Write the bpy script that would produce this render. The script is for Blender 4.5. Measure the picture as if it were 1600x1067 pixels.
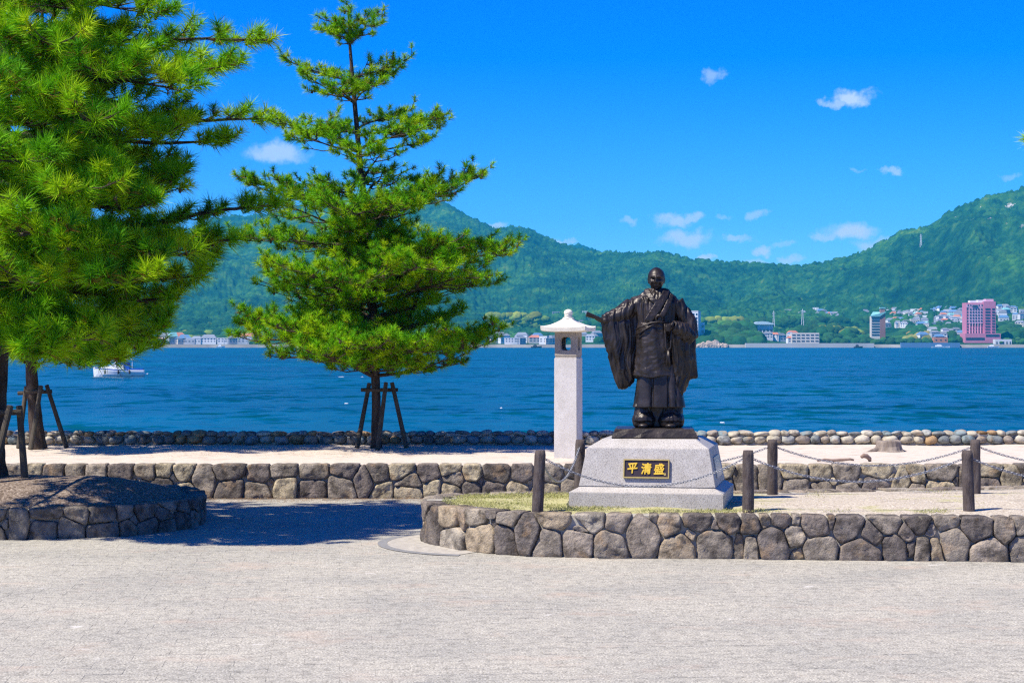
import bpy, bmesh, math, random
import numpy as np
from mathutils import Vector, Matrix, Quaternion, noise as mnoise

for o in list(bpy.data.objects):
    bpy.data.objects.remove(o)
SC = bpy.context.scene
COL = SC.collection
R = math.radians
random.seed(7)
rng = np.random.default_rng(11)

# ------------------------------------------------------------------ camera
H_EYE, FPX, HORIZON = 2.1, 2800.0, 538.0
cam_data = bpy.data.cameras.new('camera')
cam_data.sensor_width = 36.0
cam_data.lens = FPX / 1600 * 36
cam_data.shift_y = (HORIZON - 533.5) / 1600
cam_data.clip_start = 0.1
cam_data.clip_end = 40000
cam = bpy.data.objects.new('camera', cam_data)
COL.objects.link(cam)
cam.location = (0, 0, H_EYE)
cam.rotation_euler = (R(90), 0, 0)
SC.camera = cam

# ------------------------------------------------------------------ light
SUN_EL, SUN_AZ = R(55), R(61)          # the light travels towards +X and +Y
travel = Vector((math.sin(SUN_AZ) * math.cos(SUN_EL), math.cos(SUN_AZ) * math.cos(SUN_EL), -math.sin(SUN_EL)))
sun_data = bpy.data.lights.new('sun', 'SUN')
sun_data.energy = 5.0
sun_data.angle = R(0.5)
sun_data.color = (1.0, 0.935, 0.80)
sun = bpy.data.objects.new('sun', sun_data)
COL.objects.link(sun)
sun.rotation_euler = travel.to_track_quat('-Z', 'Y').to_euler()
sun.location = (-10, -10, 30)

world = bpy.data.worlds.new('World')
SC.world = world
world.use_nodes = True
wn, wl = world.node_tree.nodes, world.node_tree.links
wn.clear()
w_out = wn.new('ShaderNodeOutputWorld')
w_bg = wn.new('ShaderNodeBackground')
w_bg.inputs['Strength'].default_value = 0.088
sky = wn.new('ShaderNodeTexSky')
sky.sky_type = 'NISHITA'
sky.sun_disc = False
sky.sun_elevation = SUN_EL
sky.sun_rotation = R(180) + SUN_AZ
sky.air_density = 1.0
sky.dust_density = 0.0
sky.ozone_density = 5.0
sky.altitude = 0
w_gam = wn.new('ShaderNodeGamma')
w_gam.inputs[1].default_value = 1.45
w_sat = wn.new('ShaderNodeHueSaturation')
w_sat.inputs['Saturation'].default_value = 1.35
w_tint = wn.new('ShaderNodeMix')
w_tint.data_type = 'RGBA'
w_tint.blend_type = 'MULTIPLY'
w_tint.inputs[0].default_value = 1.0
w_tint.inputs[7].default_value = (0.19, 0.34, 0.66, 1)
wl.new(sky.outputs[0], w_gam.inputs[0])
wl.new(w_gam.outputs[0], w_sat.inputs['Color'])
wl.new(w_sat.outputs[0], w_tint.inputs[6])


def pxdir(x, y):
    v = Vector(((x - 800) / FPX, 1.0, -(y - HORIZON) / FPX))
    return v.normalized()


# small fair-weather clouds: (x, y, half width, half height, strength) along the directions where they stand
CLOUDS = [(1332, 152, 36, 15, .85), (1300, 158, 22, 8, .6), (1114, 118, 20, 12, .42), (1330, 360, 52, 15, .95), (1290, 366, 24, 8, .6),
          (1052, 346, 33, 13, .8), (1075, 340, 18, 8, .7), (1072, 373, 44, 15, .8), (985, 347, 18, 7, .5), (1185, 333, 14, 8, .55),
          (1190, 388, 20, 10, .8), (1145, 373, 26, 7, .6), (1097, 405, 16, 8, .85), (1240, 405, 22, 9, .6), (1370, 385, 40, 16, .7),
          (1398, 265, 17, 8, .6), (432, 238, 52, 17, .7), (405, 236, 22, 13, .5), (770, 355, 22, 8, .7), (875, 377, 22, 7, .7),
          (1332, 270, 14, 5, .25), (1575, 272, 20, 7, .3), (1225, 380, 24, 6, .35), (1180, 408, 28, 7, .5), (1300, 411, 20, 6, .5),
          (1130, 342, 18, 6, .35), (1440, 372, 26, 8, .5), (640, 300, 30, 8, .3), (1700, 330, 44, 13, .8), (-60, 200, 60, 16, .7), (1900, 150, 50, 17, .7)]
tc = wn.new('ShaderNodeTexCoord')
nz = wn.new('ShaderNodeTexNoise')
nz.inputs['Scale'].default_value = 70
nz.inputs['Detail'].default_value = 8
nz.inputs['Roughness'].default_value = 0.6
wl.new(tc.outputs['Generated'], nz.inputs['Vector'])
off = wn.new('ShaderNodeVectorMath'); off.operation = 'SUBTRACT'
wl.new(nz.outputs['Color'], off.inputs[0]); off.inputs[1].default_value = (.5, .5, .5)
sc_ = wn.new('ShaderNodeVectorMath'); sc_.operation = 'MULTIPLY'
wl.new(off.outputs[0], sc_.inputs[0]); sc_.inputs[1].default_value = (.030, 0, .017)
wob = wn.new('ShaderNodeVectorMath'); wob.operation = 'ADD'
wl.new(tc.outputs['Generated'], wob.inputs[0]); wl.new(sc_.outputs[0], wob.inputs[1])
acc = None
for (cx, cy, a, b, s) in CLOUDS:
    c = pxdir(cx, cy)
    d1 = wn.new('ShaderNodeVectorMath'); d1.operation = 'SUBTRACT'
    wl.new(wob.outputs[0], d1.inputs[0]); d1.inputs[1].default_value = c
    d2 = wn.new('ShaderNodeVectorMath'); d2.operation = 'MULTIPLY'
    wl.new(d1.outputs[0], d2.inputs[0]); d2.inputs[1].default_value = (FPX / a, 1, FPX / b)
    ln = wn.new('ShaderNodeVectorMath'); ln.operation = 'LENGTH'
    wl.new(d2.outputs[0], ln.inputs[0])
    mr = wn.new('ShaderNodeMapRange'); mr.interpolation_type = 'SMOOTHSTEP'
    wl.new(ln.outputs['Value'], mr.inputs[0])
    mr.inputs[1].default_value = 1.12; mr.inputs[2].default_value = 0.30
    mr.inputs[3].default_value = 0.0; mr.inputs[4].default_value = s
    if acc is None:
        acc = mr.outputs[0]
    else:
        mx = wn.new('ShaderNodeMath'); mx.operation = 'MAXIMUM'
        wl.new(acc, mx.inputs[0]); wl.new(mr.outputs[0], mx.inputs[1])
        acc = mx.outputs[0]
w_mix = wn.new('ShaderNodeMix'); w_mix.data_type = 'RGBA'
wl.new(acc, w_mix.inputs[0])
wl.new(w_tint.outputs[2], w_mix.inputs[6])
w_mix.inputs[7].default_value = (5.6, 6.4, 7.2, 1)
wl.new(w_mix.outputs[2], w_bg.inputs['Color'])
wl.new(w_bg.outputs[0], w_out.inputs[0])

SC.view_settings.view_transform = 'Standard'
SC.view_settings.look = 'None'
SC.view_settings.gamma = 1
SC.view_settings.exposure = 0.72
SC.view_settings.use_curve_mapping = False
SC.cycles.use_denoising = False
SC.cycles.sample_clamp_indirect = 4.0
SC.cycles.filter_width = 1.3
SC.cycles.max_bounces = 6
SC.cycles.transparent_max_bounces = 8
SC.cycles.volume_bounces = 0


# ------------------------------------------------------------------ helpers
def P(x, y, d):
    return Vector(((x - 800) / FPX * d, d, H_EYE - (y - HORIZON) / FPX * d))


def link(o, parent=None):
    COL.objects.link(o)
    if parent is not None:
        o.parent = parent
    return o


def tag(o, label=None, cat=None, group=None, kind=None):
    if label: o['label'] = label
    if cat: o['category'] = cat
    if group: o['group'] = group
    if kind: o['kind'] = kind
    return o


def empty(name, loc=(0, 0, 0), rz=0, **k):
    o = bpy.data.objects.new(name, None)
    o.empty_display_size = .2
    o.location = loc
    o.rotation_euler = (0, 0, rz)
    link(o)
    return tag(o, **k)


def np_mesh(name, verts, faces, smooth=False):
    """verts (n,3) array, faces (m,3) or (m,4) int array"""
    me = bpy.data.meshes.new(name)
    verts = np.asarray(verts, dtype=np.float32); faces = np.asarray(faces, dtype=np.int32)
    k = faces.shape[1]
    me.vertices.add(len(verts)); me.vertices.foreach_set('co', verts.ravel())
    me.loops.add(faces.size); me.loops.foreach_set('vertex_index', faces.ravel())
    me.polygons.add(len(faces))
    me.polygons.foreach_set('loop_start', np.arange(0, faces.size, k, dtype=np.int32))
    if smooth:
        me.polygons.foreach_set('use_smooth', np.ones(len(faces), dtype=bool))
    me.update(calc_edges=True)
    return me


class MB:
    """collects shapes into one mesh"""
    def __init__(self):
        self.v, self.f, self.m = [], [], []

    def add(self, vs, fs, mi=0):
        b = len(self.v)
        self.v.extend([tuple(q) for q in vs])
        for f in fs:
            self.f.append(tuple(i + b for i in f)); self.m.append(mi)

    def box(self, c, s, rz=0, mi=0, taper=1.0):
        x, y, z = s[0] / 2, s[1] / 2, s[2] / 2
        vs = [(-x, -y, -z), (x, -y, -z), (x, y, -z), (-x, y, -z), (-x * taper, -y * taper, z), (x * taper, -y * taper, z), (x * taper, y * taper, z), (-x * taper, y * taper, z)]
        ca, sa = math.cos(rz), math.sin(rz)
        vs = [(c[0] + a * ca - b * sa, c[1] + a * sa + b * ca, c[2] + q) for a, b, q in vs]
        self.add(vs, [(0, 3, 2, 1), (4, 5, 6, 7), (0, 1, 5, 4), (1, 2, 6, 5), (2, 3, 7, 6), (3, 0, 4, 7)], mi)

    def loft(self, rings, mi=0, cap=True):
        n = len(rings[0]); vs = []; fs = []
        for r in rings: vs.extend(r)
        for i in range(len(rings) - 1):
            for j in range(n):
                k = (j + 1) % n
                fs.append((i * n + j, i * n + k, (i + 1) * n + k, (i + 1) * n + j))
        if cap:
            fs.append(tuple(reversed(range(n)))); fs.append(tuple(range((len(rings) - 1) * n, len(rings) * n)))
        self.add(vs, fs, mi)

    def tube(self, pts, rad, n=8, mi=0, cap=True):
        pts = [Vector(p) for p in pts]
        if not hasattr(rad, '__len__'): rad = [rad] * len(pts)
        rings = []; up = None
        for i, p in enumerate(pts):
            t = (pts[min(i + 1, len(pts) - 1)] - pts[max(i - 1, 0)]).normalized()
            if up is None:
                up = t.cross(Vector((0, 0, 1)))
                if up.length < .1: up = t.cross(Vector((0, 1, 0)))
            up = (up - t * up.dot(t)).normalized()
            s = t.cross(up)
            rings.append([p + (up * math.cos(a) + s * math.sin(a)) * rad[i] for a in [2 * math.pi * q / n for q in range(n)]])
        self.loft(rings, mi, cap)

    def ell(self, c, r, n=12, m=8, mi=0):
        rings = []
        for i in range(m + 1):
            th = math.pi * (i / m * .96 + .02)
            rings.append([(c[0] + r[0] * math.sin(th) * math.cos(2 * math.pi * j / n), c[1] + r[1] * math.sin(th) * math.sin(2 * math.pi * j / n), c[2] - r[2] * math.cos(th)) for j in range(n)])
        self.loft(rings, mi)

    def build(self, name, mats, parent=None, smooth=False, bevel=0.0, loc=None, fix=True):
        me = bpy.data.meshes.new(name)
        me.from_pydata(self.v, [], self.f)
        if not isinstance(mats, (list, tuple)): mats = [mats]
        for q in mats: me.materials.append(q)
        if len(mats) > 1: me.polygons.foreach_set('material_index', self.m)
        if fix or bevel:
            bm = bmesh.new(); bm.from_mesh(me)
            bmesh.ops.recalc_face_normals(bm, faces=bm.faces)
            if bevel:
                es = [e for e in bm.edges if len(e.link_faces) == 2 and e.calc_face_angle(0) > .5]
                bmesh.ops.bevel(bm, geom=es, offset=bevel, segments=2, affect='EDGES', clamp_overlap=True)
            bm.to_mesh(me); bm.free()
        if smooth: me.polygons.foreach_set('use_smooth', [True] * len(me.polygons))
        me.update()
        o = bpy.data.objects.new(name, me)
        if loc is not None: o.location = loc
        return link(o, parent)


def obj_from_mesh(name, me, mats, parent=None):
    if not isinstance(mats, (list, tuple)): mats = [mats]
    if not me.materials:
        for q in mats: me.materials.append(q)
    o = bpy.data.objects.new(name, me)
    return link(o, parent)


# ------------------------------------------------------------------ materials
def new_mat(name):
    m = bpy.data.materials.new(name); m.use_nodes = True
    n = m.node_tree.nodes; l = m.node_tree.links
    return m, n, l, n['Principled BSDF']


def ramp(n, cols, pos=None):
    r = n.new('ShaderNodeValToRGB')
    e = r.color_ramp.elements
    while len(e) < len(cols): e.new(.5)
    for i, c in enumerate(cols):
        e[i].position = pos[i] if pos else i / max(1, len(cols) - 1)
        e[i].color = (*c, 1)
    return r


def noise(n, l, scale, detail=5, rough=.55, vec=None, dist=0):
    t = n.new('ShaderNodeTexNoise')
    t.inputs['Scale'].default_value = scale; t.inputs['Detail'].default_value = detail
    t.inputs['Roughness'].default_value = rough; t.inputs['Distortion'].default_value = dist
    if vec is not None: l.new(vec, t.inputs['Vector'])
    return t


def coords(n, l, kind='Object', scale=(1, 1, 1), rot=(0, 0, 0)):
    if kind == 'World':
        src = n.new('ShaderNodeNewGeometry').outputs['Position']
    else:
        src = n.new('ShaderNodeTexCoord').outputs[kind]
    mp = n.new('ShaderNodeMapping'); mp.inputs['Scale'].default_value = scale; mp.inputs['Rotation'].default_value = rot
    l.new(src, mp.inputs['Vector'])
    return mp.outputs[0]


def mixc(n, l, fac, a, b, mode='MIX'):
    x = n.new('ShaderNodeMix'); x.data_type = 'RGBA'; x.blend_type = mode
    for s, v in ((0, fac), (6, a), (7, b)):
        if hasattr(v, 'is_linked') or hasattr(v, 'links'): l.new(v, x.inputs[s])
        elif s == 0: x.inputs[0].default_value = v
        else: x.inputs[s].default_value = (*v, 1)
    return x.outputs[2]


def bump(n, l, bs, h, strength=.5, dist=.01):
    b = n.new('ShaderNodeBump'); b.inputs['Strength'].default_value = strength; b.inputs['Distance'].default_value = dist
    l.new(h, b.inputs['Height']); l.new(b.outputs[0], bs.inputs['Normal'])
    return b


def simple(name, cols, scale=6, rough=.8, bstr=.3, bscale=40, bdist=.005, metallic=0, spec=.3, kind='World', pos=None, stretch=(1, 1, 1), objrand=0, detail=6):
    m, n, l, bs = new_mat(name)
    v = coords(n, l, kind, stretch)
    if len(cols) == 1 and objrand == 0:
        bs.inputs['Base Color'].default_value = (*cols[0], 1)
    else:
        t = noise(n, l, scale, detail, .6, v)
        r = ramp(n, cols if len(cols) > 1 else [cols[0], cols[0]], pos or ([.3 + .4 * i / (len(cols) - 1) for i in range(len(cols))] if len(cols) > 1 else None))
        l.new(t.outputs[0], r.inputs[0])
        c = r.outputs[0]
        if objrand:
            oi = n.new('ShaderNodeObjectInfo')
            mr = n.new('ShaderNodeMapRange'); l.new(oi.outputs['Random'], mr.inputs[0])
            mr.inputs[3].default_value = 1 - objrand; mr.inputs[4].default_value = 1 + objrand
            cm = n.new('ShaderNodeVectorMath'); cm.operation = 'SCALE'
            l.new(c, cm.inputs[0]); l.new(mr.outputs[0], cm.inputs['Scale'])
            c = cm.outputs[0]
        l.new(c, bs.inputs['Base Color'])
    bs.inputs['Roughness'].default_value = rough
    bs.inputs['Metallic'].default_value = metallic
    bs.inputs['Specular IOR Level'].default_value = spec
    if bstr:
        t2 = noise(n, l, bscale, 5, .65, v)
        bump(n, l, bs, t2.outputs[0], bstr, bdist)
    return m


def stone_mat(name, cols, dark=(.035, .03, .026), stain=.5, bs_=1.0):
    """field stone: one colour per stone, mottled, with dark weathering and pale lichen"""
    m, n, l, bs = new_mat(name)
    v = coords(n, l, 'World')
    oi = n.new('ShaderNodeObjectInfo')
    rc = ramp(n, cols); rc.color_ramp.interpolation = 'CONSTANT' if len(cols) > 6 else 'LINEAR'
    l.new(oi.outputs['Random'], rc.inputs[0])
    # shift the noise from stone to stone
    ad = n.new('ShaderNodeVectorMath'); ad.operation = 'ADD'
    cb = n.new('ShaderNodeCombineXYZ')
    mu = n.new('ShaderNodeMath'); mu.operation = 'MULTIPLY'; mu.inputs[1].default_value = 57
    l.new(oi.outputs['Random'], mu.inputs[0]); l.new(mu.outputs[0], cb.inputs[0]); l.new(mu.outputs[0], cb.inputs[2])
    l.new(v, ad.inputs[0]); l.new(cb.outputs[0], ad.inputs[1])
    v = ad.outputs[0]
    n1 = noise(n, l, 7, 8, .62, v)
    r1 = ramp(n, [(.30, .29, .28), (.85, .85, .85), (1.15, 1.13, 1.08)], [.34, .50, .66]); l.new(n1.outputs[0], r1.inputs[0])
    c = mixc(n, l, 1.0, rc.outputs[0], r1.outputs[0], 'MULTIPLY')
    n2 = noise(n, l, 3.2, 7, .66, v, .4)
    r2 = ramp(n, [(0, 0, 0), (1, 1, 1)], [.50, .62]); l.new(n2.outputs[0], r2.inputs[0])
    f = n.new('ShaderNodeMath'); f.operation = 'MULTIPLY'; f.inputs[1].default_value = stain; l.new(r2.outputs[0], f.inputs[0])
    c = mixc(n, l, f.outputs[0], c, dark)
    n5 = noise(n, l, 4.4, 6, .6, v, .3)
    r5 = ramp(n, [(0, 0, 0), (1, 1, 1)], [.56, .70]); l.new(n5.outputs[0], r5.inputs[0])
    f5 = n.new('ShaderNodeMath'); f5.operation = 'MULTIPLY'; f5.inputs[1].default_value = .55; l.new(r5.outputs[0], f5.inputs[0])
    c = mixc(n, l, f5.outputs[0], c, (.44, .29, .16))
    n3 = noise(n, l, 16, 6, .7, v)
    r3 = ramp(n, [(0, 0, 0), (1, 1, 1)], [.60, .68]); l.new(n3.outputs[0], r3.inputs[0])
    f3 = n.new('ShaderNodeMath'); f3.operation = 'MULTIPLY'; f3.inputs[1].default_value = .45; l.new(r3.outputs[0], f3.inputs[0])
    c = mixc(n, l, f3.outputs[0], c, (.42, .38, .27))
    l.new(c, bs.inputs['Base Color'])
    bs.inputs['Roughness'].default_value = .9; bs.inputs['Specular IOR Level'].default_value = .15
    n4 = noise(n, l, 22, 8, .7, v)
    bump(n, l, bs, n4.outputs[0], 1.0 * bs_, .045)
    return m


def granite_mat(name, base, speck, rough=.55):
    m, n, l, bs = new_mat(name)
    v = coords(n, l, 'World')
    n1 = noise(n, l, 120, 3, .7, v)
    r1 = ramp(n, [speck, base, tuple(min(1, q * 1.2) for q in base)], [.36, .5, .7]); l.new(n1.outputs[0], r1.inputs[0])
    n2 = noise(n, l, 5, 5, .6, v)
    r2 = ramp(n, [(.86, .85, .83), (1, 1, 1)], [.35, .6]); l.new(n2.outputs[0], r2.inputs[0])
    l.new(mixc(n, l, 1.0, r1.outputs[0], r2.outputs[0], 'MULTIPLY'), bs.inputs['Base Color'])
    bs.inputs['Roughness'].default_value = rough; bs.inputs['Specular IOR Level'].default_value = .4
    bump(n, l, bs, n1.outputs[0], .15, .002)
    return m


M = {}
M['stone'] = stone_mat('field_stone', [(.40, .335, .27), (.27, .225, .19), (.44, .375, .295), (.20, .17, .15), (.46, .37, .26), (.34, .29, .235), (.48, .42, .34), (.24, .205, .18), (.38, .32, .26)])
M['stone_mid'] = stone_mat('terrace_stone', [(.34, .285, .22), (.20, .17, .145), (.50, .42, .29), (.24, .20, .175), (.56, .47, .32), (.36, .305, .245), (.18, .155, .135)], stain=.55)
M['stone_left'] = stone_mat('shaded_stone', [(.24, .205, .175), (.16, .14, .12), (.33, .285, .23), (.19, .17, .15), (.28, .245, .20)])  # darker copy of the field stone, the left bed's shade put into its colours
M['cobble'] = stone_mat('sea_cobble', [(.42, .38, .30), (.33, .34, .33), (.22, .27, .28), (.50, .46, .38), (.40, .27, .15), (.20, .22, .22), (.46, .42, .34), (.30, .26, .22), (.55, .50, .42)], stain=.12, bs_=.35)
M['mortar'] = simple('mortar', [(.26, .24, .20), (.46, .43, .37)], 9, .95, .6, 60)
M['mortar_sea'] = simple('sea_mortar', [(.34, .31, .25), (.48, .44, .37)], 9, .95, .6, 60)
M['sand'] = simple('terrace_sand', [(.44, .37, .30), (.58, .50, .42), (.51, .43, .35)], 3.0, .95, .5, 90, .01, spec=.1)
M['granite'] = granite_mat('pedestal_granite', (.45, .42, .385), (.19, .17, .155))
M['granite_lantern'] = granite_mat('lantern_granite', (.58, .55, .53), (.40, .37, .35), .8)
M['granite_warm'] = granite_mat('lantern_weathered_granite', (.40, .35, .29), (.18, .15, .12), .9)
M['roof_stone'] = granite_mat('lantern_roof_granite', (.76, .72, .63), (.60, .55, .47), .8)
M['wood_grey'] = simple('weathered_stake', [(.045, .036, .027), (.10, .083, .062)], 14, .9, .6, 60, .004, stretch=(1, 1, .15), kind='Object')
M['post'] = simple('log_post', [(.040, .030, .028), (.085, .066, .060), (.12, .10, .09)], 20, .85, 1.0, 30, .02, stretch=(1, 1, .3))
M['bark'] = simple('pine_bark', [(.020, .014, .011), (.060, .042, .032), (.10, .075, .058)], 14, .95, 1.0, 18, .04, stretch=(1, 1, .28))
M['twig'] = simple('pine_twig', [(.06, .042, .028), (.15, .11, .075)], 10, .9, .4, 40)
M['chain'] = simple('galvanised_chain', [(.32, .33, .36)], 5, .45, 0, metallic=.85)
M['brass'] = simple('brass', [(.66, .46, .13)], 5, .38, 0, metallic=.55)
M['gold'] = simple('gold_letter', [(.74, .48, .05)], 5, .45, 0, metallic=.2)
M['plaque'] = simple('dark_plaque', [(.055, .038, .040)], 5, .4, 0, metallic=.3)
M['steel_plate'] = simple('steel_plate', [(.42, .45, .46)], 5, .3, 0, metallic=.6)
M['dark'] = simple('dark_void', [(.02, .02, .02)], 5, .9, 0)
M['stump'] = simple('stump_wood', [(.14, .11, .09), (.30, .25, .21)], 12, .9, .8, 40, .01, stretch=(1, 1, .15))
M['asphalt'] = simple('dark_edging', [(.17, .17, .175), (.26, .255, .25)], 30, .95, .4, 120)


def bronze_mat():
    m, n, l, bs = new_mat('dark_bronze')
    v = coords(n, l, 'Object')
    t = noise(n, l, 5, 7, .65, v)
    r = ramp(n, [(.010, .0078, .007), (.028, .021, .018), (.066, .050, .043)], [.3, .52, .72]); l.new(t.outputs[0], r.inputs[0])
    l.new(r.outputs[0], bs.inputs['Base Color'])
    bs.inputs['Metallic'].default_value = .35
    t2 = noise(n, l, 11, 6, .6, v)
    r2 = ramp(n, [(.30, .30, .30), (.52, .52, .52)]); l.new(t2.outputs[0], r2.inputs[0])
    l.new(r2.outputs[0], bs.inputs['Roughness'])
    t3 = noise(n, l, 45, 6, .6, v)
    bump(n, l, bs, t3.outputs[0], .35, .006)
    return m


M['bronze'] = bronze_mat()


# ------------------------------------------------------------------ setting: ground, terrace, sea, hills
def paving_mat(name):
    m, n, l, bs = new_mat(name)
    v = coords(n, l, 'World')
    ag = noise(n, l, 62, 3, .85, v)
    r = ramp(n, [(.07, .066, .058), (.34, .325, .295), (.75, .72, .655)], [.28, .49, .74]); l.new(ag.outputs[0], r.inputs[0])
    big = noise(n, l, .8, 6, .6, v)
    rb = ramp(n, [(.86, .855, .82), (.99, .97, .91), (1.09, 1.06, .98)], [.35, .5, .65]); l.new(big.outputs[0], rb.inputs[0])
    c = mixc(n, l, 1.0, r.outputs[0], rb.outputs[0], 'MULTIPLY')
    midn = noise(n, l, 11, 5, .65, v)
    rm_ = ramp(n, [(.74, .74, .74), (1.0, 1.0, 1.0), (1.12, 1.12, 1.1)], [.36, .5, .66]); l.new(midn.outputs[0], rm_.inputs[0])
    c = mixc(n, l, 1.0, c, rm_.outputs[0], 'MULTIPLY')
    red = noise(n, l, .9, 6, .7, coords(n, l, 'World', (1, 1.6, 1)))
    rr = ramp(n, [(0, 0, 0), (1, 1, 1)], [.55, .68]); l.new(red.outputs[0], rr.inputs[0])
    f = n.new('ShaderNodeMath'); f.operation = 'MULTIPLY'; f.inputs[1].default_value = .32; l.new(rr.outputs[0], f.inputs[0])
    c = mixc(n, l, f.outputs[0], c, (.50, .36, .27))
    dust = noise(n, l, 2.6, 4, .6, coords(n, l, 'World', (1, 1.2, 1)))
    rd = ramp(n, [(0, 0, 0), (1, 1, 1)], [.665, .76]); l.new(dust.outputs[0], rd.inputs[0])
    f2 = n.new('ShaderNodeMath'); f2.operation = 'MULTIPLY'; f2.inputs[1].default_value = .6; l.new(rd.outputs[0], f2.inputs[0])
    c = mixc(n, l, f2.outputs[0], c, (.72, .69, .65))
    l.new(c, bs.inputs['Base Color'])
    bs.inputs['Roughness'].default_value = .92; bs.inputs['Specular IOR Level'].default_value = .15
    bump(n, l, bs, ag.outputs[0], .5, .006)
    return m


M['paving'] = paving_mat('exposed_aggregate_paver')
M['joint'] = simple('joint_dust', [(.07, .065, .06), (.20, .19, .17), (.44, .42, .38)], 2.2, .95, .5, 120, .004, detail=8)


def sheet(name, pts, z, mat, label=None):
    mb = MB(); mb.add([(x, y, z) for x, y in pts], [tuple(range(len(pts)))])
    o = mb.build(name, mat); return o


def smooth_closed(pts, per=10):
    out = []; n = len(pts)
    for i in range(n):
        p0, p1, p2, p3 = [Vector((*pts[(i + k) % n], 0)) for k in (-1, 0, 1, 2)]
        for j in range(per):
            t = j / per
            q = .5 * ((2 * p1) + (p2 - p0) * t + (2 * p0 - 5 * p1 + 4 * p2 - p3) * t * t + (3 * p1 - p0 - 3 * p2 + p3) * t ** 3)
            out.append((q.x, q.y))
    return out


def inside(x, y, poly):
    c = False; j = len(poly) - 1
    for i in range(len(poly)):
        xi, yi = poly[i]; xj, yj = poly[j]
        if (yi > y) != (yj > y) and x < (xj - xi) * (y - yi) / (yj - yi) + xi: c = not c
        j = i
    return c


RIGHT_BED = smooth_closed([(9.2, 17.1), (7.0, 17.2), (4.96, 17.35), (2.5, 17.55), (1.4, 17.63), (.63, 17.7), (.19, 17.8), (-.26, 18.05), (-.62, 18.5), (-.87, 19.0), (-.95, 19.5),
                           (-.82, 19.95), (-.4, 20.25), (.4, 20.38), (3, 20.6), (6, 21.2), (9.0, 21.7), (10.6, 20.6), (10.8, 18.3)], 12)
LEFT_BED = smooth_closed([(-9.6, 19.25), (-7, 19.22), (-5.5, 19.3), (-4.6, 19.5), (-4.0, 19.95), (-3.70, 20.6), (-3.70, 21.3), (-3.95, 22.1), (-4.6, 22.8), (-5.5, 23.2), (-7, 23.5), (-9.6, 23.7), (-10.8, 22.5), (-10.9, 20.5)], 12)
RIGHT_H, LEFT_H, TERRACE_Z, WALL_Y, SEAWALL_Y, SEA_Z = .434, .34, .44, 24.5, 29.65, -2.4

ground = sheet('ground', [(-90, -90), (90, -90), (90, 24.7), (-90, 24.7)], -.0024, M['joint'])
tag(ground, kind='structure')

# pavers laid in running bond, a little askew to the view
PA = R(5.5); PW, PD = .46, .23
pbm = bmesh.new()
bmesh.ops.create_cube(pbm, size=1)
bmesh.ops.scale(pbm, verts=pbm.verts, vec=(PW - .0008, PD - .008, .05))
bmesh.ops.translate(pbm, verts=pbm.verts, vec=(0, 0, -.025))
bmesh.ops.bevel(pbm, geom=[e for e in pbm.edges if all(v.co.z > -.001 for v in e.verts)], offset=.0015, segments=1, affect='EDGES')
paver_me = bpy.data.meshes.new('paver'); pbm.to_mesh(paver_me); pbm.free()
paver_me.materials.append(M['paving'])
spots = []
ca, sa = math.cos(PA), math.sin(PA)
for i in range(-30, 130):
    for j in range(-70, 70):
        u = (j + (.5 if i % 2 else 0)) * PW; w = i * PD
        x = u * ca - w * sa; y = u * sa + w * ca
        if y < 8.0 or y > 24.25 or abs(x) > .30 * y + 2.2: continue
        if inside(x, y, RIGHT_BED) or inside(x, y, LEFT_BED): continue
        spots.append((y + (0 if abs(x) < .288 * y and y > 11.0 else 100), x, y))
spots.sort()     # the pavers in view come first, nearest first
plaza = empty('pavement', (0, 0, 0), kind='structure')
far_v, far_f = [], []
pv = np.array([v.co for v in paver_me.vertices]); pf = [list(p.vertices) for p in paver_me.polygons]
mbp = MB()
for k, (_, x, y) in enumerate(spots):
    hz = random.uniform(-.0005, .0005); tilt = random.uniform(-.0012, .0012); tilt2 = random.uniform(-.006, .006)
    rot = Matrix.Rotation(PA + random.uniform(-.006, .006), 4, 'Z') @ Matrix.Rotation(tilt, 4, 'Y') @ Matrix.Rotation(tilt2, 4, 'X')
    if k < 300:
        o = bpy.data.objects.new('paver', paver_me)
        o.matrix_world = Matrix.Translation((x, y, hz)) @ rot
        link(o); o.parent = plaza
    else:
        mt = Matrix.Translation((x, y, hz)) @ rot
        mbp.add([mt @ Vector(q) for q in pv], pf)
o = mbp.build('paver_field', M['paving'], plaza, fix=False); tag(o, kind='stuff')

# terrace behind the low wall
tv = []; NX, NY = 160, 26
for j in range(NY):
    for i in range(NX):
        x = -16 + 32 * i / (NX - 1); y = WALL_Y + .12 + (SEAWALL_Y + .35 - WALL_Y - .12) * j / (NY - 1)
        z = TERRACE_Z + .02 * mnoise.noise(Vector((x * .7, y * 1.1, 3))) + .012 * mnoise.noise(Vector((x * 3, y * 3, 9)))
        tv.append((x, y, z))
tf = [(j * NX + i, j * NX + i + 1, (j + 1) * NX + i + 1, (j + 1) * NX + i) for j in range(NY - 1) for i in range(NX - 1)]
terrace = obj_from_mesh('terrace_ground', np_mesh('terrace_ground', tv, tf, True), M['sand']); tag(terrace, kind='structure')
mb = MB(); mb.box((0, (WALL_Y + SEAWALL_Y) / 2 + .25, TERRACE_Z - 1.75), (180, SEAWALL_Y - WALL_Y + .2, 3.3))
tag(mb.build('terrain_core', M['mortar_sea']), kind='structure')


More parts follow.
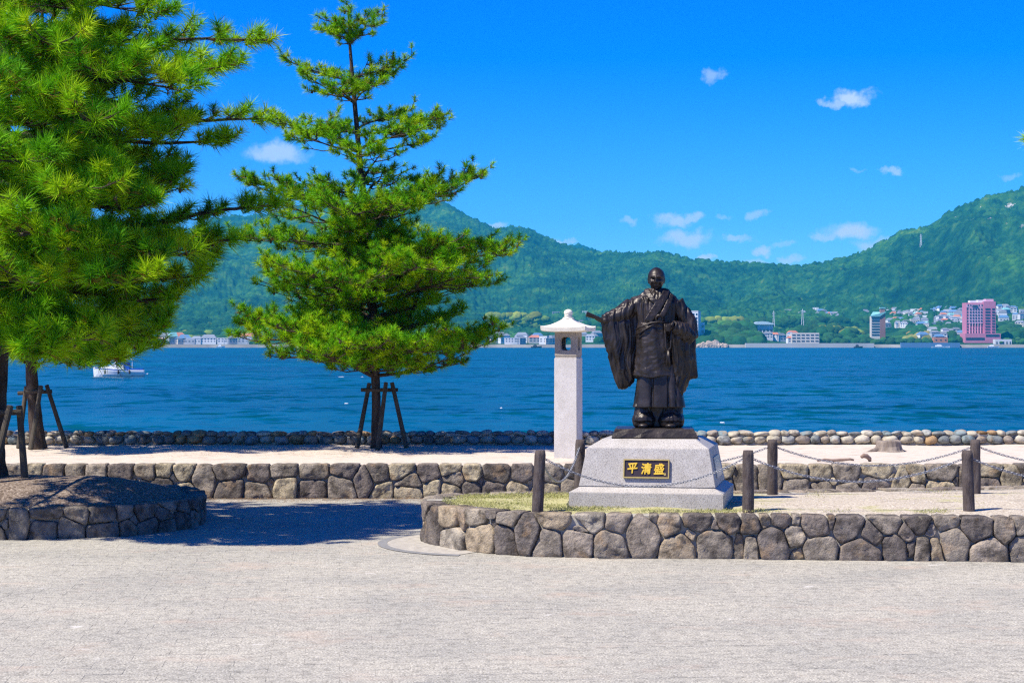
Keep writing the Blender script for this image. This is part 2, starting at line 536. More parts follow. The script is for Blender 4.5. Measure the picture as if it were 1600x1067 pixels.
def water_mat():
    m, n, l, bs = new_mat('sea_water')
    v = coords(n, l, 'World')
    n0 = noise(n, l, .012, 4, .6, coords(n, l, 'World', (.5, 1.4, 1)))
    r0 = ramp(n, [(.000, .042, .052), (.000, .074, .100)], [.38, .62]); l.new(n0.outputs[0], r0.inputs[0])
    l.new(r0.outputs[0], bs.inputs['Base Color'])
    bs.inputs['Roughness'].default_value = .28
    bs.inputs['IOR'].default_value = 1.333
    bs.inputs['Specular IOR Level'].default_value = .5
    a = noise(n, l, .85, 4, .6, coords(n, l, 'World', (.50, .30, 1), (0, 0, R(8))), .4)
    b = noise(n, l, .16, 3, .55, coords(n, l, 'World', (.6, .6, 1), (0, 0, R(-8))), .3)
    ra = ramp(n, [(.55, .62, .55), (1, 1, 1), (1.25, 1.25, 1.3)], [.36, .52, .66]); l.new(a.outputs[0], ra.inputs[0])  # ripple light and dark put into the base colour, following the wave noise
    l.new(mixc(n, l, 1.0, r0.outputs[0], ra.outputs[0], 'MULTIPLY'), bs.inputs['Base Color'])
    c = noise(n, l, .035, 3, .5, coords(n, l, 'World', (.5, 1.0, 1), (0, 0, R(4))), .3)
    # wave slopes taken straight from the noise, so distance does not smooth them away
    tot = None
    for t, amp in ((a, 1.7), (b, .95), (c, .30)):
        s1 = n.new('ShaderNodeVectorMath'); s1.operation = 'SUBTRACT'; l.new(t.outputs['Color'], s1.inputs[0]); s1.inputs[1].default_value = (.5, .5, .5)
        s2 = n.new('ShaderNodeVectorMath'); s2.operation = 'MULTIPLY'; l.new(s1.outputs[0], s2.inputs[0]); s2.inputs[1].default_value = (amp * .6, amp, 0)
        if tot is None: tot = s2.outputs[0]
        else:
            s3 = n.new('ShaderNodeVectorMath'); s3.operation = 'ADD'; l.new(tot, s3.inputs[0]); l.new(s2.outputs[0], s3.inputs[1]); tot = s3.outputs[0]
    up = n.new('ShaderNodeVectorMath'); up.operation = 'ADD'; l.new(tot, up.inputs[0]); up.inputs[1].default_value = (0, 0, 1)
    nm = n.new('ShaderNodeVectorMath'); nm.operation = 'NORMALIZE'; l.new(up.outputs[0], nm.inputs[0])
    l.new(nm.outputs[0], bs.inputs['Normal'])
    return m


M['water'] = water_mat()
sea = sheet('sea', [(-8500, 28), (8500, 28), (8500, 8500), (-8500, 8500)], SEA_Z, M['water']); tag(sea, kind='structure')

# wooded hills across the strait, in columns of bearing (photo x) and distance
SHORE_D = 2480.0
RIDGE_PX = [(-900, 420), (-500, 400), (-250, 420), (0, 430), (120, 420), (230, 400), (300, 362), (340, 345), (420, 338), (500, 318), (600, 300), (660, 312), (700, 324), (735, 345), (775, 363), (800, 358), (830, 364), (865, 382),
            (910, 396), (960, 400), (1010, 402), (1030, 399), (1060, 405), (1090, 412), (1130, 416), (1180, 417), (1230, 422), (1265, 419), (1300, 413), (1345, 402), (1390, 378), (1405, 368), (1435, 363), (1460, 354), (1480, 340),
            (1510, 324), (1545, 311), (1570, 308), (1600, 301), (1700, 280), (1850, 300), (2100, 330), (2500, 400)]
RIDGE_D = [(-900, 5600), (600, 5900), (860, 5300), (1000, 4700), (1200, 4500), (1400, 4400), (1600, 4300), (2500, 4300)]
rpx, rpy = np.array(RIDGE_PX, float).T
rdx, rdy = np.array(RIDGE_D, float).T


def vnoise(x, y, seed=0):
    xi = np.floor(x).astype(np.int64); yi = np.floor(y).astype(np.int64); fx = x - xi; fy = y - yi
    fx = fx * fx * (3 - 2 * fx); fy = fy * fy * (3 - 2 * fy)

    def h(a, b):
        q = (a * 374761393 + b * 668265263 + seed * 974711) & 0x7fffffff
        q = ((q ^ (q >> 13)) * 1274126177) & 0x7fffffff
        return ((q ^ (q >> 16)) & 0xffff) / 65535.0
    return (h(xi, yi) * (1 - fx) + h(xi + 1, yi) * fx) * (1 - fy) + (h(xi, yi + 1) * (1 - fx) + h(xi + 1, yi + 1) * fx) * fy


def worley(x, y, seed=0):
    xi = np.floor(x).astype(np.int64); yi = np.floor(y).astype(np.int64)
    best = np.full(x.shape, 9.0); hid = np.zeros(x.shape)
    for dx in (-1, 0, 1):
        for dy in (-1, 0, 1):
            a = xi + dx; b = yi + dy
            q = (a * 374761393 + b * 668265263 + seed * 974711) & 0x7fffffff
            q = ((q ^ (q >> 13)) * 1274126177) & 0x7fffffff
            px = a + ((q ^ (q >> 16)) & 0xff) / 255.0; py = b + (((q ^ (q >> 16)) >> 8) & 0x7f) / 127.0
            d = (x - px) ** 2 + (y - py) ** 2
            m = d < best
            best = np.where(m, d, best); hid = np.where(m, (q & 1023) / 1023.0, hid)
    return np.sqrt(best), hid


def town_mask(px, D):
    m = np.zeros(np.broadcast(px, D).shape)
    for x0, x1, d1 in ((1380, 1515, 3050), (1556, 1700, 3050), (1228, 1362, 2950), (900, 950, 2900)):
        m = np.maximum(m, ((px > x0) & (px < x1) & (D < d1)) * .85)
    return m


def land_z(px, D, canopy=False):
    """height of the far land at photo bearing px and distance D"""
    px = np.asarray(px, float); D = np.asarray(D, float)
    dr = np.interp(px, rdx, rdy)
    zr = H_EYE + (HORIZON - np.interp(px, rpx, rpy)) / FPX * dr
    t = (D - SHORE_D) / (dr - SHORE_D); tc_ = np.clip(t, 0, 1)
    s = np.where(tc_ < .12, tc_ * .28, .0336 + (1 - .0336) * np.clip((tc_ - .12) / .88, 0, 1) ** 1.35)
    X = (px - 800) / FPX * D
    sp = vnoise(X / 330 + .55 * D / 420, D / 800, 1)
    sp = np.abs(2 * sp - 1) * .8 + np.abs(2 * vnoise(X / 150 - .4 * D / 300, D / 420, 2) - 1) * .42 + vnoise(X / 70, D / 150, 3) * .16
    env = np.clip(tc_ * 2.2, 0, 1) * np.clip((1 - tc_) * 4, 0, 1)
    z = 1.5 + zr * s * (1 - 1.0 * env * np.maximum(sp - .42, -.10)) - np.where(t > 1, (t - 1) * 900, 0)
    # wooded knolls close to the shore
    z = z + 27 * np.exp(-((px - 1148) / 52) ** 2 - ((D - 2590) / 60) ** 2) + 22 * np.exp(-((px - 1290) / 62) ** 2 - ((D - 2700) / 80) ** 2) + 14 * np.exp(-((px - 1465) / 45) ** 2 - ((D - 2610) / 60) ** 2) + 20 * np.exp(-((px - 1620) / 50) ** 2 - ((D - 2610) / 60) ** 2)
    if canopy:
        w, h = worley(X / 15.0, D / 15.0, 5)
        w2, h2 = worley(X / 7.5, D / 8, 8)
        k = np.clip((tc_ - .10) / .06, 0, 1) * (1 - town_mask(px, D))
        z = z + k * (np.sqrt(np.clip(1 - (w / .8) ** 2, 0, 1)) * 10 * (.35 + .9 * h) + np.sqrt(np.clip(1 - (w2 / .8) ** 2, 0, 1)) * 5 * (.4 + .8 * h2))
    return z


def forest_mat():
    m, n, l, bs = new_mat('hill_forest')
    v = coords(n, l, 'World')
    a = noise(n, l, .035, 6, .72, v)
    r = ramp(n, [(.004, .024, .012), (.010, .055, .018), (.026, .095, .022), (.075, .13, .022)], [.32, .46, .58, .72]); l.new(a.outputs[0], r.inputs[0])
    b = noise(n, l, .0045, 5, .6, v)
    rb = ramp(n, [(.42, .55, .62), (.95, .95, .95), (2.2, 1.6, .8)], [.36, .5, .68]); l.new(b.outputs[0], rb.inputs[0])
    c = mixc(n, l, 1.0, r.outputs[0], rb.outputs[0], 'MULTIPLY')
    # bare granite near the right-hand summit
    sx = n.new('ShaderNodeSeparateXYZ'); l.new(v, sx.inputs[0])
    hz = n.new('ShaderNodeMapRange'); l.new(sx.outputs[2], hz.inputs[0]); hz.inputs[1].default_value = 215; hz.inputs[2].default_value = 330
    hx = n.new('ShaderNodeMapRange'); l.new(sx.outputs[0], hx.inputs[0]); hx.inputs[1].default_value = 700; hx.inputs[2].default_value = 1000
    rk = noise(n, l, .022, 5, .7, v)
    rr = ramp(n, [(0, 0, 0), (1, 1, 1)], [.655, .69]); l.new(rk.outputs[0], rr.inputs[0])
    m1 = n.new('ShaderNodeMath'); m1.operation = 'MULTIPLY'; l.new(hz.outputs[0], m1.inputs[0]); l.new(hx.outputs[0], m1.inputs[1])
    m2 = n.new('ShaderNodeMath'); m2.operation = 'MULTIPLY'; l.new(m1.outputs[0], m2.inputs[0]); l.new(rr.outputs[0], m2.inputs[1])
    c = mixc(n, l, m2.outputs[0], c, (.42, .38, .36))
    l.new(c, bs.inputs['Base Color'])
    bs.inputs['Roughness'].default_value = 1; bs.inputs['Specular IOR Level'].default_value = .05
    return m


M['forest'] = forest_mat()
cols = np.concatenate([np.arange(-900, -120, 12.0), np.arange(-120, 1720, 1.55), np.arange(1720, 2500, 12.0)])
tt = np.concatenate([np.linspace(0, 1.0, 215) ** 1.25, [1.02, 1.06, 1.15, 1.3]])
drc = np.interp(cols, rdx, rdy)
DD = SHORE_D + (drc[None, :] - SHORE_D) * tt[:, None]
PXX = np.broadcast_to(cols[None, :], DD.shape)
ZZ = land_z(PXX, DD, True)
XX = (PXX - 800) / FPX * DD
nr, nc = DD.shape
idx = np.arange(nr * nc).reshape(nr, nc)
ff = np.stack([idx[:-1, :-1], idx[:-1, 1:], idx[1:, 1:], idx[1:, :-1]], -1).reshape(-1, 4)
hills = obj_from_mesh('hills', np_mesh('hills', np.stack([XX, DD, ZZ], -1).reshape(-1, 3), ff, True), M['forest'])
tag(hills, kind='structure')


# a farther, bluer ridge behind the saddle
fc = np.arange(700, 1100, 2.0); ft = np.linspace(0, 1, 40)
fz_r = H_EYE + (HORIZON - np.interp(fc, [700, 860, 893, 905, 925, 950, 1000, 1100], [470, 400, 385, 384, 391, 402, 420, 470])) / FPX * 7800
FD = 6600 + 1200 * ft[:, None] + 0 * fc[None, :]
FX = (fc[None, :] - 800) / FPX * FD
FZ = fz_r[None, :] * ft[:, None] ** .8 + 16 * (1 - np.clip(worley(FX / 16, FD / 16, 4)[0], 0, 1))
idx = np.arange(FD.size).reshape(FD.shape)
ff = np.stack([idx[:-1, :-1], idx[:-1, 1:], idx[1:, 1:], idx[1:, :-1]], -1).reshape(-1, 4)
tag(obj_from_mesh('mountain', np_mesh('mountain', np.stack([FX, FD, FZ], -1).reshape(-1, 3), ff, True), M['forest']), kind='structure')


# ------------------------------------------------------------------ rubble walls
class Path:
    def __init__(self, pts, closed=False):
        self.p = [Vector((x, y, 0)) for x, y in pts]
        if closed: self.p.append(self.p[0].copy())
        self.s = [0.0]
        for a, b in zip(self.p, self.p[1:]): self.s.append(self.s[-1] + (b - a).length)
        self.L = self.s[-1]; self.closed = closed
        area = sum(a.x * b.y - b.x * a.y for a, b in zip(self.p, self.p[1:]))
        self.sign = 1 if area > 0 else -1

    def at(self, u):
        if self.closed: u %= self.L
        u = min(max(u, 0), self.L - 1e-6)
        i = int(np.searchsorted(self.s, u, side='right')) - 1
        i = min(max(i, 0), len(self.p) - 2)
        t = (u - self.s[i]) / max(1e-9, self.s[i + 1] - self.s[i])
        pos = self.p[i].lerp(self.p[i + 1], t)
        a = self.p[max(i - 2, 0)]; b = self.p[min(i + 3, len(self.p) - 1)]
        tan = (b - a).normalized()
        nrm = Vector((tan.y, -tan.x, 0)) * self.sign
        return pos, nrm


def clip_poly(poly, nx, ny, t):
    out = []
    for i in range(len(poly)):
        a = poly[i]; b = poly[(i + 1) % len(poly)]
        da = a[0] * nx + a[1] * ny - t; db = b[0] * nx + b[1] * ny - t
        if da <= 0: out.append(a)
        if (da < 0 < db) or (db < 0 < da):
            q = da / (da - db); out.append((a[0] + (b[0] - a[0]) * q, a[1] + (b[1] - a[1]) * q))
    return out


def chaikin(poly, k=.22):
    out = []
    for i in range(len(poly)):
        a = poly[i]; b = poly[(i + 1) % len(poly)]
        out.append((a[0] + (b[0] - a[0]) * k, a[1] + (b[1] - a[1]) * k)); out.append((a[0] + (b[0] - a[0]) * (1 - k), a[1] + (b[1] - a[1]) * (1 - k)))
    return out


def wall_seeds(u0, u1, H, lo=.24, hi=.46):
    s = []; u = u0
    while u < u1:
        w = random.uniform(lo, hi); q = random.random()
        if q < .2:
            s.append((u + w * .4, H * .5, w * .8, H * .98)); u += w * .8
        elif q < .82:
            k = random.uniform(.42, .62)
            s.append((u + w / 2 + random.uniform(-.06, .06), H * k / 2, w * random.uniform(.85, 1.1), H * k))
            s.append((u + w / 2 + random.uniform(-.06, .06), H * (1 + k) / 2, w * random.uniform(.85, 1.1), H * (1 - k)))
            if random.random() < .3: s.append((u + w, H * k, .09, .07))
            u += w
        else:
            k = random.uniform(.3, .42); k2 = random.uniform(.62, .74)
            for a, b in ((0, k), (k, k2), (k2, 1)):
                s.append((u + w / 2 + random.uniform(-.07, .07), H * (a + b) / 2, w * random.uniform(.8, 1.15), H * (b - a)))
            u += w
    return s


def stone_wall(parent, path, seeds, H, mat, z0=0.0, gap=.006, bulge=.042, depth=.24, ulim=None):
    count = 0
    for i, (u, v, w, h) in enumerate(seeds):
        if ulim and not (ulim[0] <= u <= ulim[1]): continue
        poly = [(u - w * .80, max(-.03, v - h * .80)), (u + w * .80, max(-.03, v - h * .80)), (u + w * .80, min(H, v + h * .80)), (u - w * .80, min(H, v + h * .80))]
        for j, (u2, v2, w2, h2) in enumerate(seeds):
            if j == i: continue
            dx, dy = u2 - u, v2 - v; d = math.hypot(dx, dy)
            if d > 1.2 or d < 1e-4: continue
            nx, ny = dx / d, dy / d
            ri = w / 2 * abs(nx) + h / 2 * abs(ny); rj = w2 / 2 * abs(nx) + h2 / 2 * abs(ny)
            t = d * ri / (ri + rj)
            poly = clip_poly(poly, nx, ny, nx * u + ny * v + t - gap / 2)
            if len(poly) < 3: break
        if len(poly) < 3: continue
        cx = sum(q[0] for q in poly) / len(poly); cy = sum(q[1] for q in poly) / len(poly)
        poly = [(cx + (a - cx) * random.uniform(.96, 1.01), cy + (b - cy) * random.uniform(.96, 1.01)) for a, b in poly]
        poly = chaikin(chaikin(poly, .09), .25)
        # even out to short edges, then roughen the outline
        per_ = [math.dist(poly[k], poly[(k + 1) % len(poly)]) for k in range(len(poly))]; tot_ = sum(per_); n = 30; res = []; k = 0; a_ = 0.0
        for q in range(n):
            t_ = tot_ * q / n
            while a_ + per_[k] < t_: a_ += per_[k]; k += 1
            f_ = (t_ - a_) / per_[k]; p_, q_ = poly[k], poly[(k + 1) % len(poly)]
            res.append((p_[0] + (q_[0] - p_[0]) * f_, p_[1] + (q_[1] - p_[1]) * f_))
        sd_o = random.uniform(0, 99)
        poly = [(a + .010 * mnoise.noise(Vector((a * 14, b * 14, sd_o))), min(H, b + .010 * mnoise.noise(Vector((a * 14, b * 14, sd_o + 7))))) for a, b in res]
        size = min(w, h)
        out = random.uniform(-.012, .03)
        seed = random.uniform(0, 99)
        rings = []
        for sc, off in ((.96, -depth), (1.0, -.012), (.99, .45), (.94, .85), (.78, .97), (.55, 1.0), (.28, 1.0)):
            ring = []
            for a, b in poly:
                uu = cx + (a - cx) * sc; vv = cy + (b - cy) * sc
                o_ = off if off < 0 else off * bulge * min(1, size / .2)
                if off > 0:
                    o_ += .024 * mnoise.noise(Vector((uu * 8, vv * 8, seed))) + .016 * mnoise.noise(Vector((uu * 21, vv * 21, seed)))
                    uu += .008 * mnoise.noise(Vector((uu * 13, vv * 13, seed + 5))); vv += .008 * mnoise.noise(Vector((uu * 13, vv * 13, seed + 9)))
                pos, nrm = path.at(uu)
                q = pos + nrm * (o_ + (out if off > -.1 else 0)); ring.append((q.x, q.y, z0 + vv))
            rings.append(ring)
        mb = MB(); mb.loft(rings)
        mb.build('stone', mat, parent, smooth=True)
        count += 1
    return count


def wall_core(parent, path, H, mat, z0=0.0, thick=.30, inset=.022, drop=.025, ulim=None):
    rings = []; n = int(path.L / .08)
    vs, fs = [], []
    us = [path.L * i / n for i in range(n + 1)]
    for u in us:
        pos, nrm = path.at(u)
        a = pos - nrm * inset; b = pos - nrm * thick
        zt = z0 + H - drop + .010 * mnoise.noise(Vector((u * 4, 0, 1)))
        vs += [(a.x, a.y, z0 - .05), (a.x, a.y, zt), (b.x, b.y, zt), (b.x, b.y, z0 - .05)]
    for i in range(n):
        for k in range(3):
            fs.append((i * 4 + k, i * 4 + k + 1, i * 4 + 5 + k, i * 4 + 4 + k))
    mb = MB(); mb.add(vs, fs)
    return mb.build('mortar', mat, parent)


# right-hand raised bed: the stones of its front face, as they lie (photo x, y, width, height)
RB = Path(RIGHT_BED, True)
FRONT = [(670, 790, 36, 24), (659, 826, 11, 50), (664, 806, 10, 14), (679, 826, 30, 56), (707, 810, 27, 30), (710, 842, 36, 38), (723, 810, 12, 26), (746, 808, 31, 24), (751, 840, 45, 42), (770, 799, 16, 12), (796, 810, 36, 24), (790, 840, 31, 44),
         (772, 817, 9, 8), (824, 831, 34, 62), (864, 809, 54, 28), (858, 847, 40, 36), (922, 811, 50, 27), (904, 846, 48, 38), (908, 826, 22, 6), (965, 816, 38, 35), (955, 849, 53, 33), (1002, 835, 48, 63), (1022, 808, 10, 16),
         (1047, 816, 37, 37), (1089, 813, 50, 26), (1062, 852, 52, 31), (1079, 835, 16, 12), (1116, 848, 60, 39), (1117, 821, 10, 12), (1137, 814, 39, 26), (1171, 817, 27, 37), (1155, 852, 14, 36), (1173, 853, 22, 36), (1196, 812, 16, 22),
         (1220, 811, 32, 25), (1244, 811, 13, 20), (1275, 818, 48, 38), (1209, 848, 54, 46), (1241, 837, 36, 32), (1246, 864, 18, 12), (1281, 857, 54, 32), (1326, 820, 46, 43), (1299, 812, 10, 20), (1361, 833, 34, 27), (1381, 815, 53, 26),
         (1344, 860, 67, 30), (1399, 857, 42, 36), (1417, 832, 20, 28), (1434, 819, 48, 28), (1454, 829, 17, 15), (1479, 815, 40, 17), (1441, 858, 30, 36), (1423, 856, 13, 20), (1462, 858, 24, 30), (1490, 851, 54, 48), (1525, 825, 48, 37),
         (1542, 860, 62, 31), (1569, 827, 32, 42), (1594, 822, 17, 30), (1597, 856, 40, 40)]
samp = []
for k in range(1200):
    u = RB.L * k / 1200; p, nr_ = RB.at(u)
    if nr_.y < .25 and p.y < 19.9 and p.x < 5.4: samp.append((800 + FPX * p.x / p.y, u, p.y))
samp.sort()
sx_, su_, sd_ = [np.array(q) for q in zip(*samp)]
seeds = []
for (x, y, w, h) in FRONT:
    u = float(np.interp(x, sx_, su_)); d = float(np.interp(x, sx_, sd_)); ppm = FPX / d
    yb = HORIZON + H_EYE * ppm
    slope = abs(float(np.interp(x + 3, sx_, su_) - np.interp(x - 3, sx_, su_))) / 6
    seeds.append((u, max(.03, min(RIGHT_H - .03, (yb - y) / ppm)), max(w / ppm, min(w * slope, .4)), h / ppm))
us_front = [s[0] for s in seeds]
print('front seeds u range', min(us_front), max(us_front), RB.L, su_[0], su_[-1])
right_bed = empty('raised_bed', (0, 0, 0), label='long stone-walled bed with rounded end holding the statue pedestal and log posts', cat='raised bed')
if su_[0] > su_[-1]:   # path runs from right to left along the front
    extra = wall_seeds(max(us_front) + .15, RB.L + min(us_front) - .25, RIGHT_H)
else:
    extra = wall_seeds(max(us_front) + .2, RB.L + min(us_front) - .2, RIGHT_H)
extra = [(u % RB.L if u > RB.L else u, v, w, h) for u, v, w, h in extra]
print('stones', stone_wall(right_bed, RB, seeds + extra, RIGHT_H, M['stone']))
wall_core(right_bed, RB, RIGHT_H, M['mortar'])

LB = Path(LEFT_BED, True)
left_bed = empty('raised_bed', (0, 0, 0), label='shaded stone-walled bed under the large pine with litter-strewn soil', cat='raised bed')
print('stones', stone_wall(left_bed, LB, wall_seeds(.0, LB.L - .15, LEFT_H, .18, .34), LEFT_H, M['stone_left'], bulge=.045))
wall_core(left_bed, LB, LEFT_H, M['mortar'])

MWP = Path([(-11 + i * .5, WALL_Y) for i in range(45)])
MWP.sign = 1
mid_wall = empty('retaining_wall', (0, WALL_Y, 0), label='low rubble retaining wall along the front of the sandy terrace', cat='wall')
holder = mid_wall; mid_wall.location = (0, 0, 0)
print('stones', stone_wall(mid_wall, MWP, wall_seeds(.2, 21.8, TERRACE_Z + .03, .22, .44), TERRACE_Z + .03, M['stone_mid']))
wall_core(mid_wall, MWP, TERRACE_Z + .02, M['mortar'])

# sea wall of rounded cobbles in two courses
sea_wall = empty('sea_wall', (0, 0, 0), label='low wall of rounded beach cobbles along the water edge', cat='wall')
cob = []
for k in range(7):
    bm = bmesh.new(); bmesh.ops.create_icosphere(bm, subdivisions=3, radius=1)
    ex = random.uniform(.75, 1.0)
    for v in bm.verts:
        c = v.co
        c.x = math.copysign(abs(c.x) ** ex, c.x); c.z = math.copysign(abs(c.z) ** ex, c.z)
        v.co = c * (1 + .16 * mnoise.noise(c * 1.1 + Vector((k * 9, 0, 0))) + .05 * mnoise.noise(c * 3 + Vector((k * 5, 3, 0))))
    me = bpy.data.meshes.new('cobble'); bm.to_mesh(me); bm.free()
    me.materials.append(M['cobble'])
    me.polygons.foreach_set('use_smooth', [True] * len(me.polygons)); cob.append(me)


def cobble(x, z, rx, rz, y, ry=None):
    o = bpy.data.objects.new('cobble', random.choice(cob))
    o.location = (x, y, z); o.scale = (rx, ry or random.uniform(.12, .15), rz)
    o.rotation_euler = (random.uniform(-.15, .15), random.uniform(-.22, .22), random.choice((0, math.pi)) + random.uniform(-.15, .15))
    link(o); o.parent = sea_wall


x = -9.8
while x < 9.8:
    w = random.uniform(.16, .28); h = random.uniform(.068, .082)
    cobble(x + w / 2, TERRACE_Z + .085, w * .52, h, SEAWALL_Y + random.uniform(-.03, .02)); x += w * .98
x = -9.8
while x < 9.8:
    w = random.uniform(.14, .27); h = random.uniform(.036, .056)
    cobble(x + w / 2, TERRACE_Z + .180 + random.uniform(-.008, .014), w * .54, h, SEAWALL_Y + .05 + random.uniform(-.03, .03)); x += w * .96
mb = MB(); mb.box((0, SEAWALL_Y + .10, TERRACE_Z + .02), (22, .22, .33)); mb.build('mortar', M['mortar_sea'], sea_wall)


# bed surfaces
def bed_surface(name, outline, z, mat, parent, rise=.03):
    mb = MB(); n = len(outline); cx = sum(p[0] for p in outline) / n; cy = sum(p[1] for p in outline) / n
    rings = []
    # rings shrink towards the long axis of the bed
    ys = [p[1] for p in outline]
    for k in (0, .08, .18, .3, .42, .55, .68, .8, .9, 1.0):
        ring = []
        for (x, y) in outline:
            ax = min(max(x, min(p[0] for p in outline) + 1.3), max(p[0] for p in outline) - 1.3)
            # inset
            dx, dy = ax - x, cy - y
            q = (x + dx * (.06 + .94 * k), y + dy * (.06 + .94 * k))
            zz = z + rise * math.sin(k * math.pi / 2) ** 1.3 + .02 * mnoise.noise(Vector((q[0] * 1.6, q[1] * 1.6, 2))) + .01 * mnoise.noise(Vector((q[0] * 5, q[1] * 5, 2)))
            ring.append((q[0], q[1], zz))
        rings.append(ring)
    mb.loft(rings, cap=False)
    return mb.build(name, mat, parent, smooth=True)


def soil_mat(name, cols, grass, gpos, leaf=0.0):
    m, n, l, bs = new_mat(name)
    v = coords(n, l, 'World')
    t = noise(n, l, 34, 6, .7, v)
    r = ramp(n, cols, [.36, .5, .64]); l.new(t.outputs[0], r.inputs[0])
    c = r.outputs[0]
    if grass:
        g = noise(n, l, 1.3, 6, .7, v)
        sx = n.new('ShaderNodeSeparateXYZ'); l.new(v, sx.inputs[0])
        mr = n.new('ShaderNodeMapRange'); l.new(sx.outputs[0], mr.inputs[0]); mr.inputs[1].default_value = .4; mr.inputs[2].default_value = 3.4; mr.inputs[3].default_value = .30; mr.inputs[4].default_value = -.06
        ad = n.new('ShaderNodeMath'); ad.operation = 'ADD'; l.new(g.outputs[0], ad.inputs[0]); l.new(mr.outputs[0], ad.inputs[1])
        rg = ramp(n, [(0, 0, 0), (1, 1, 1)], gpos); l.new(ad.outputs[0], rg.inputs[0])
        t2 = noise(n, l, 18, 5, .6, v)
        r2 = ramp(n, grass, [.38, .6]); l.new(t2.outputs[0], r2.inputs[0])
        fm = n.new('ShaderNodeMath'); fm.operation = 'MULTIPLY'; fm.inputs[1].default_value = .7; l.new(rg.outputs[0], fm.inputs[0])
        c = mixc(n, l, fm.outputs[0], c, r2.outputs[0])
    l.new(c, bs.inputs['Base Color']); bs.inputs['Roughness'].default_value = .95; bs.inputs['Specular IOR Level'].default_value = .1
    bump(n, l, bs, t.outputs[0], .9, .02)
    return m


M['bed_soil'] = soil_mat('bed_gravel', [(.30, .25, .19), (.50, .43, .34), (.66, .60, .50)], [(.30, .31, .08), (.46, .43, .18)], [.50, .62])
M['litter'] = soil_mat('needle_litter', [(.06, .042, .03), (.20, .15, .115), (.46, .38, .31)], None, None)
bed_surface('soil', RIGHT_BED, RIGHT_H - .03, M['bed_soil'], right_bed, .035)
bed_surface('soil', LEFT_BED, LEFT_H - .03, M['litter'], left_bed, .23)


def scatter_blades(name, n, region, mat, parent, hmin=.006, hmax=.022):
    vs = np.zeros((n * 3, 3)); k = 0
    while k < n:
        p = region()
        if p is None: continue
        x, y, z = p
        a = random.uniform(0, 6.28); w = random.uniform(.002, .005); h = random.uniform(hmin, hmax); lean = random.uniform(0, .03); b = random.uniform(0, 6.28)
        vs[k * 3] = (x - math.cos(a) * w, y - math.sin(a) * w, z); vs[k * 3 + 1] = (x + math.cos(a) * w, y + math.sin(a) * w, z)
        vs[k * 3 + 2] = (x + math.cos(b) * lean, y + math.sin(b) * lean, z + h); k += 1
    o = obj_from_mesh(name, np_mesh(name, vs, np.arange(n * 3).reshape(-1, 3)), mat, parent)
    return tag(o, kind='stuff')


M['grass'] = simple('dry_grass', [(.15, .19, .04), (.30, .30, .10), (.44, .40, .20)], 7, .9, 0)
RB_IN = [(x + (.17 if x < 0 else 0), y + (.2 if y < 18.7 else -.2)) for x, y in RIGHT_BED]


def grass_spot():
    q = random.random()
    x = random.uniform(-.75, 1.2) if q < .55 else (random.uniform(-.5, 5.6))
    y = random.uniform(17.8, 20.8)
    if q > .8: y = 17.85 + abs(random.gauss(0, .18)) + (.3 - .05 * max(0, x)) * 0
    if not inside(x, y, RB_IN): return None
    g = mnoise.noise(Vector((x * 2.2, y * 2.2, 4))) + (.35 - .17 * x if x < 4 else -.3)
    if g < random.uniform(-.1, .35): return None
    return x, y, RIGHT_H - .02 + .025 * random.random()


scatter_blades('grass', 16000, grass_spot, M['grass'], None)
tag(bpy.data.objects['grass'], label='sparse dry grass on the bed round the pedestal', cat='grass', kind='stuff')

# flush curved edging strip round the bed's rounded end
ring_o, ring_i = [], []
for k in range(60):
    t = k / 59
    a = R(258) - t * R(150)
    ex = -.30 + 1.12 * math.cos(a); ey = 18.97 + 1.22 * math.sin(a)
    ring_o.append((ex, ey)); ring_i.append((-.30 + 1.02 * math.cos(a), 18.97 + 1.10 * math.sin(a)))
mb = MB(); vs = [(x, y, .006) for x, y in ring_o] + [(x, y, .006) for x, y in ring_i]
mb.add(vs, [(i, i + 1, 61 + i, 60 + i) for i in range(59)])
tag(mb.build('kerb_edging', M['asphalt']), kind='structure')
mb = MB(); mb.add([(x, y, .0045) for x, y in ring_i] + [(0.2, 18.97, .0045)], [(i, i + 1, 60) for i in range(59)])
M['edge_sand'] = simple('edge_sand', [(.30, .275, .24), (.46, .425, .37)], 14, .95, .5, 90)
tag(mb.build('sand_strip', M['edge_sand']), kind='structure')


# ------------------------------------------------------------------ pedestal
PED_C, PED_YAW = Vector((1.505, 19.05, RIGHT_H)), R(-11)
ped = empty('pedestal', PED_C, PED_YAW, label='grey granite pedestal with gold-lettered plaque under the bronze statue', cat='pedestal')


def frustum(mb, z0, z1, a0, b0, a1, b1):
    mb.add([(-a0, -b0, z0), (a0, -b0, z0), (a0, b0, z0), (-a0, b0, z0), (-a1, -b1, z1), (a1, -b1, z1), (a1, b1, z1), (-a1, b1, z1)],
           [(0, 3, 2, 1), (4, 5, 6, 7), (0, 1, 5, 4), (1, 2, 6, 5), (2, 3, 7, 6), (3, 0, 4, 7)])


def profile_block(prof, mb):
    """stack of rectangles (z, half width, half depth)"""
    mb.loft([[(-a, -b, z), (a, -b, z), (a, b, z), (-a, b, z)] for z, a, b in prof])


mb = MB(); profile_block([(-.06, .795, .72), (.143, .795, .72), (.198, .692, .617)], mb); mb.build('base_block', M['granite'], ped, bevel=.004)
mb = MB(); profile_block([(.200, .706, .630), (.592, .634, .560), (.682, .487, .415)], mb); mb.build('upper_block', M['granite'], ped, bevel=.004)
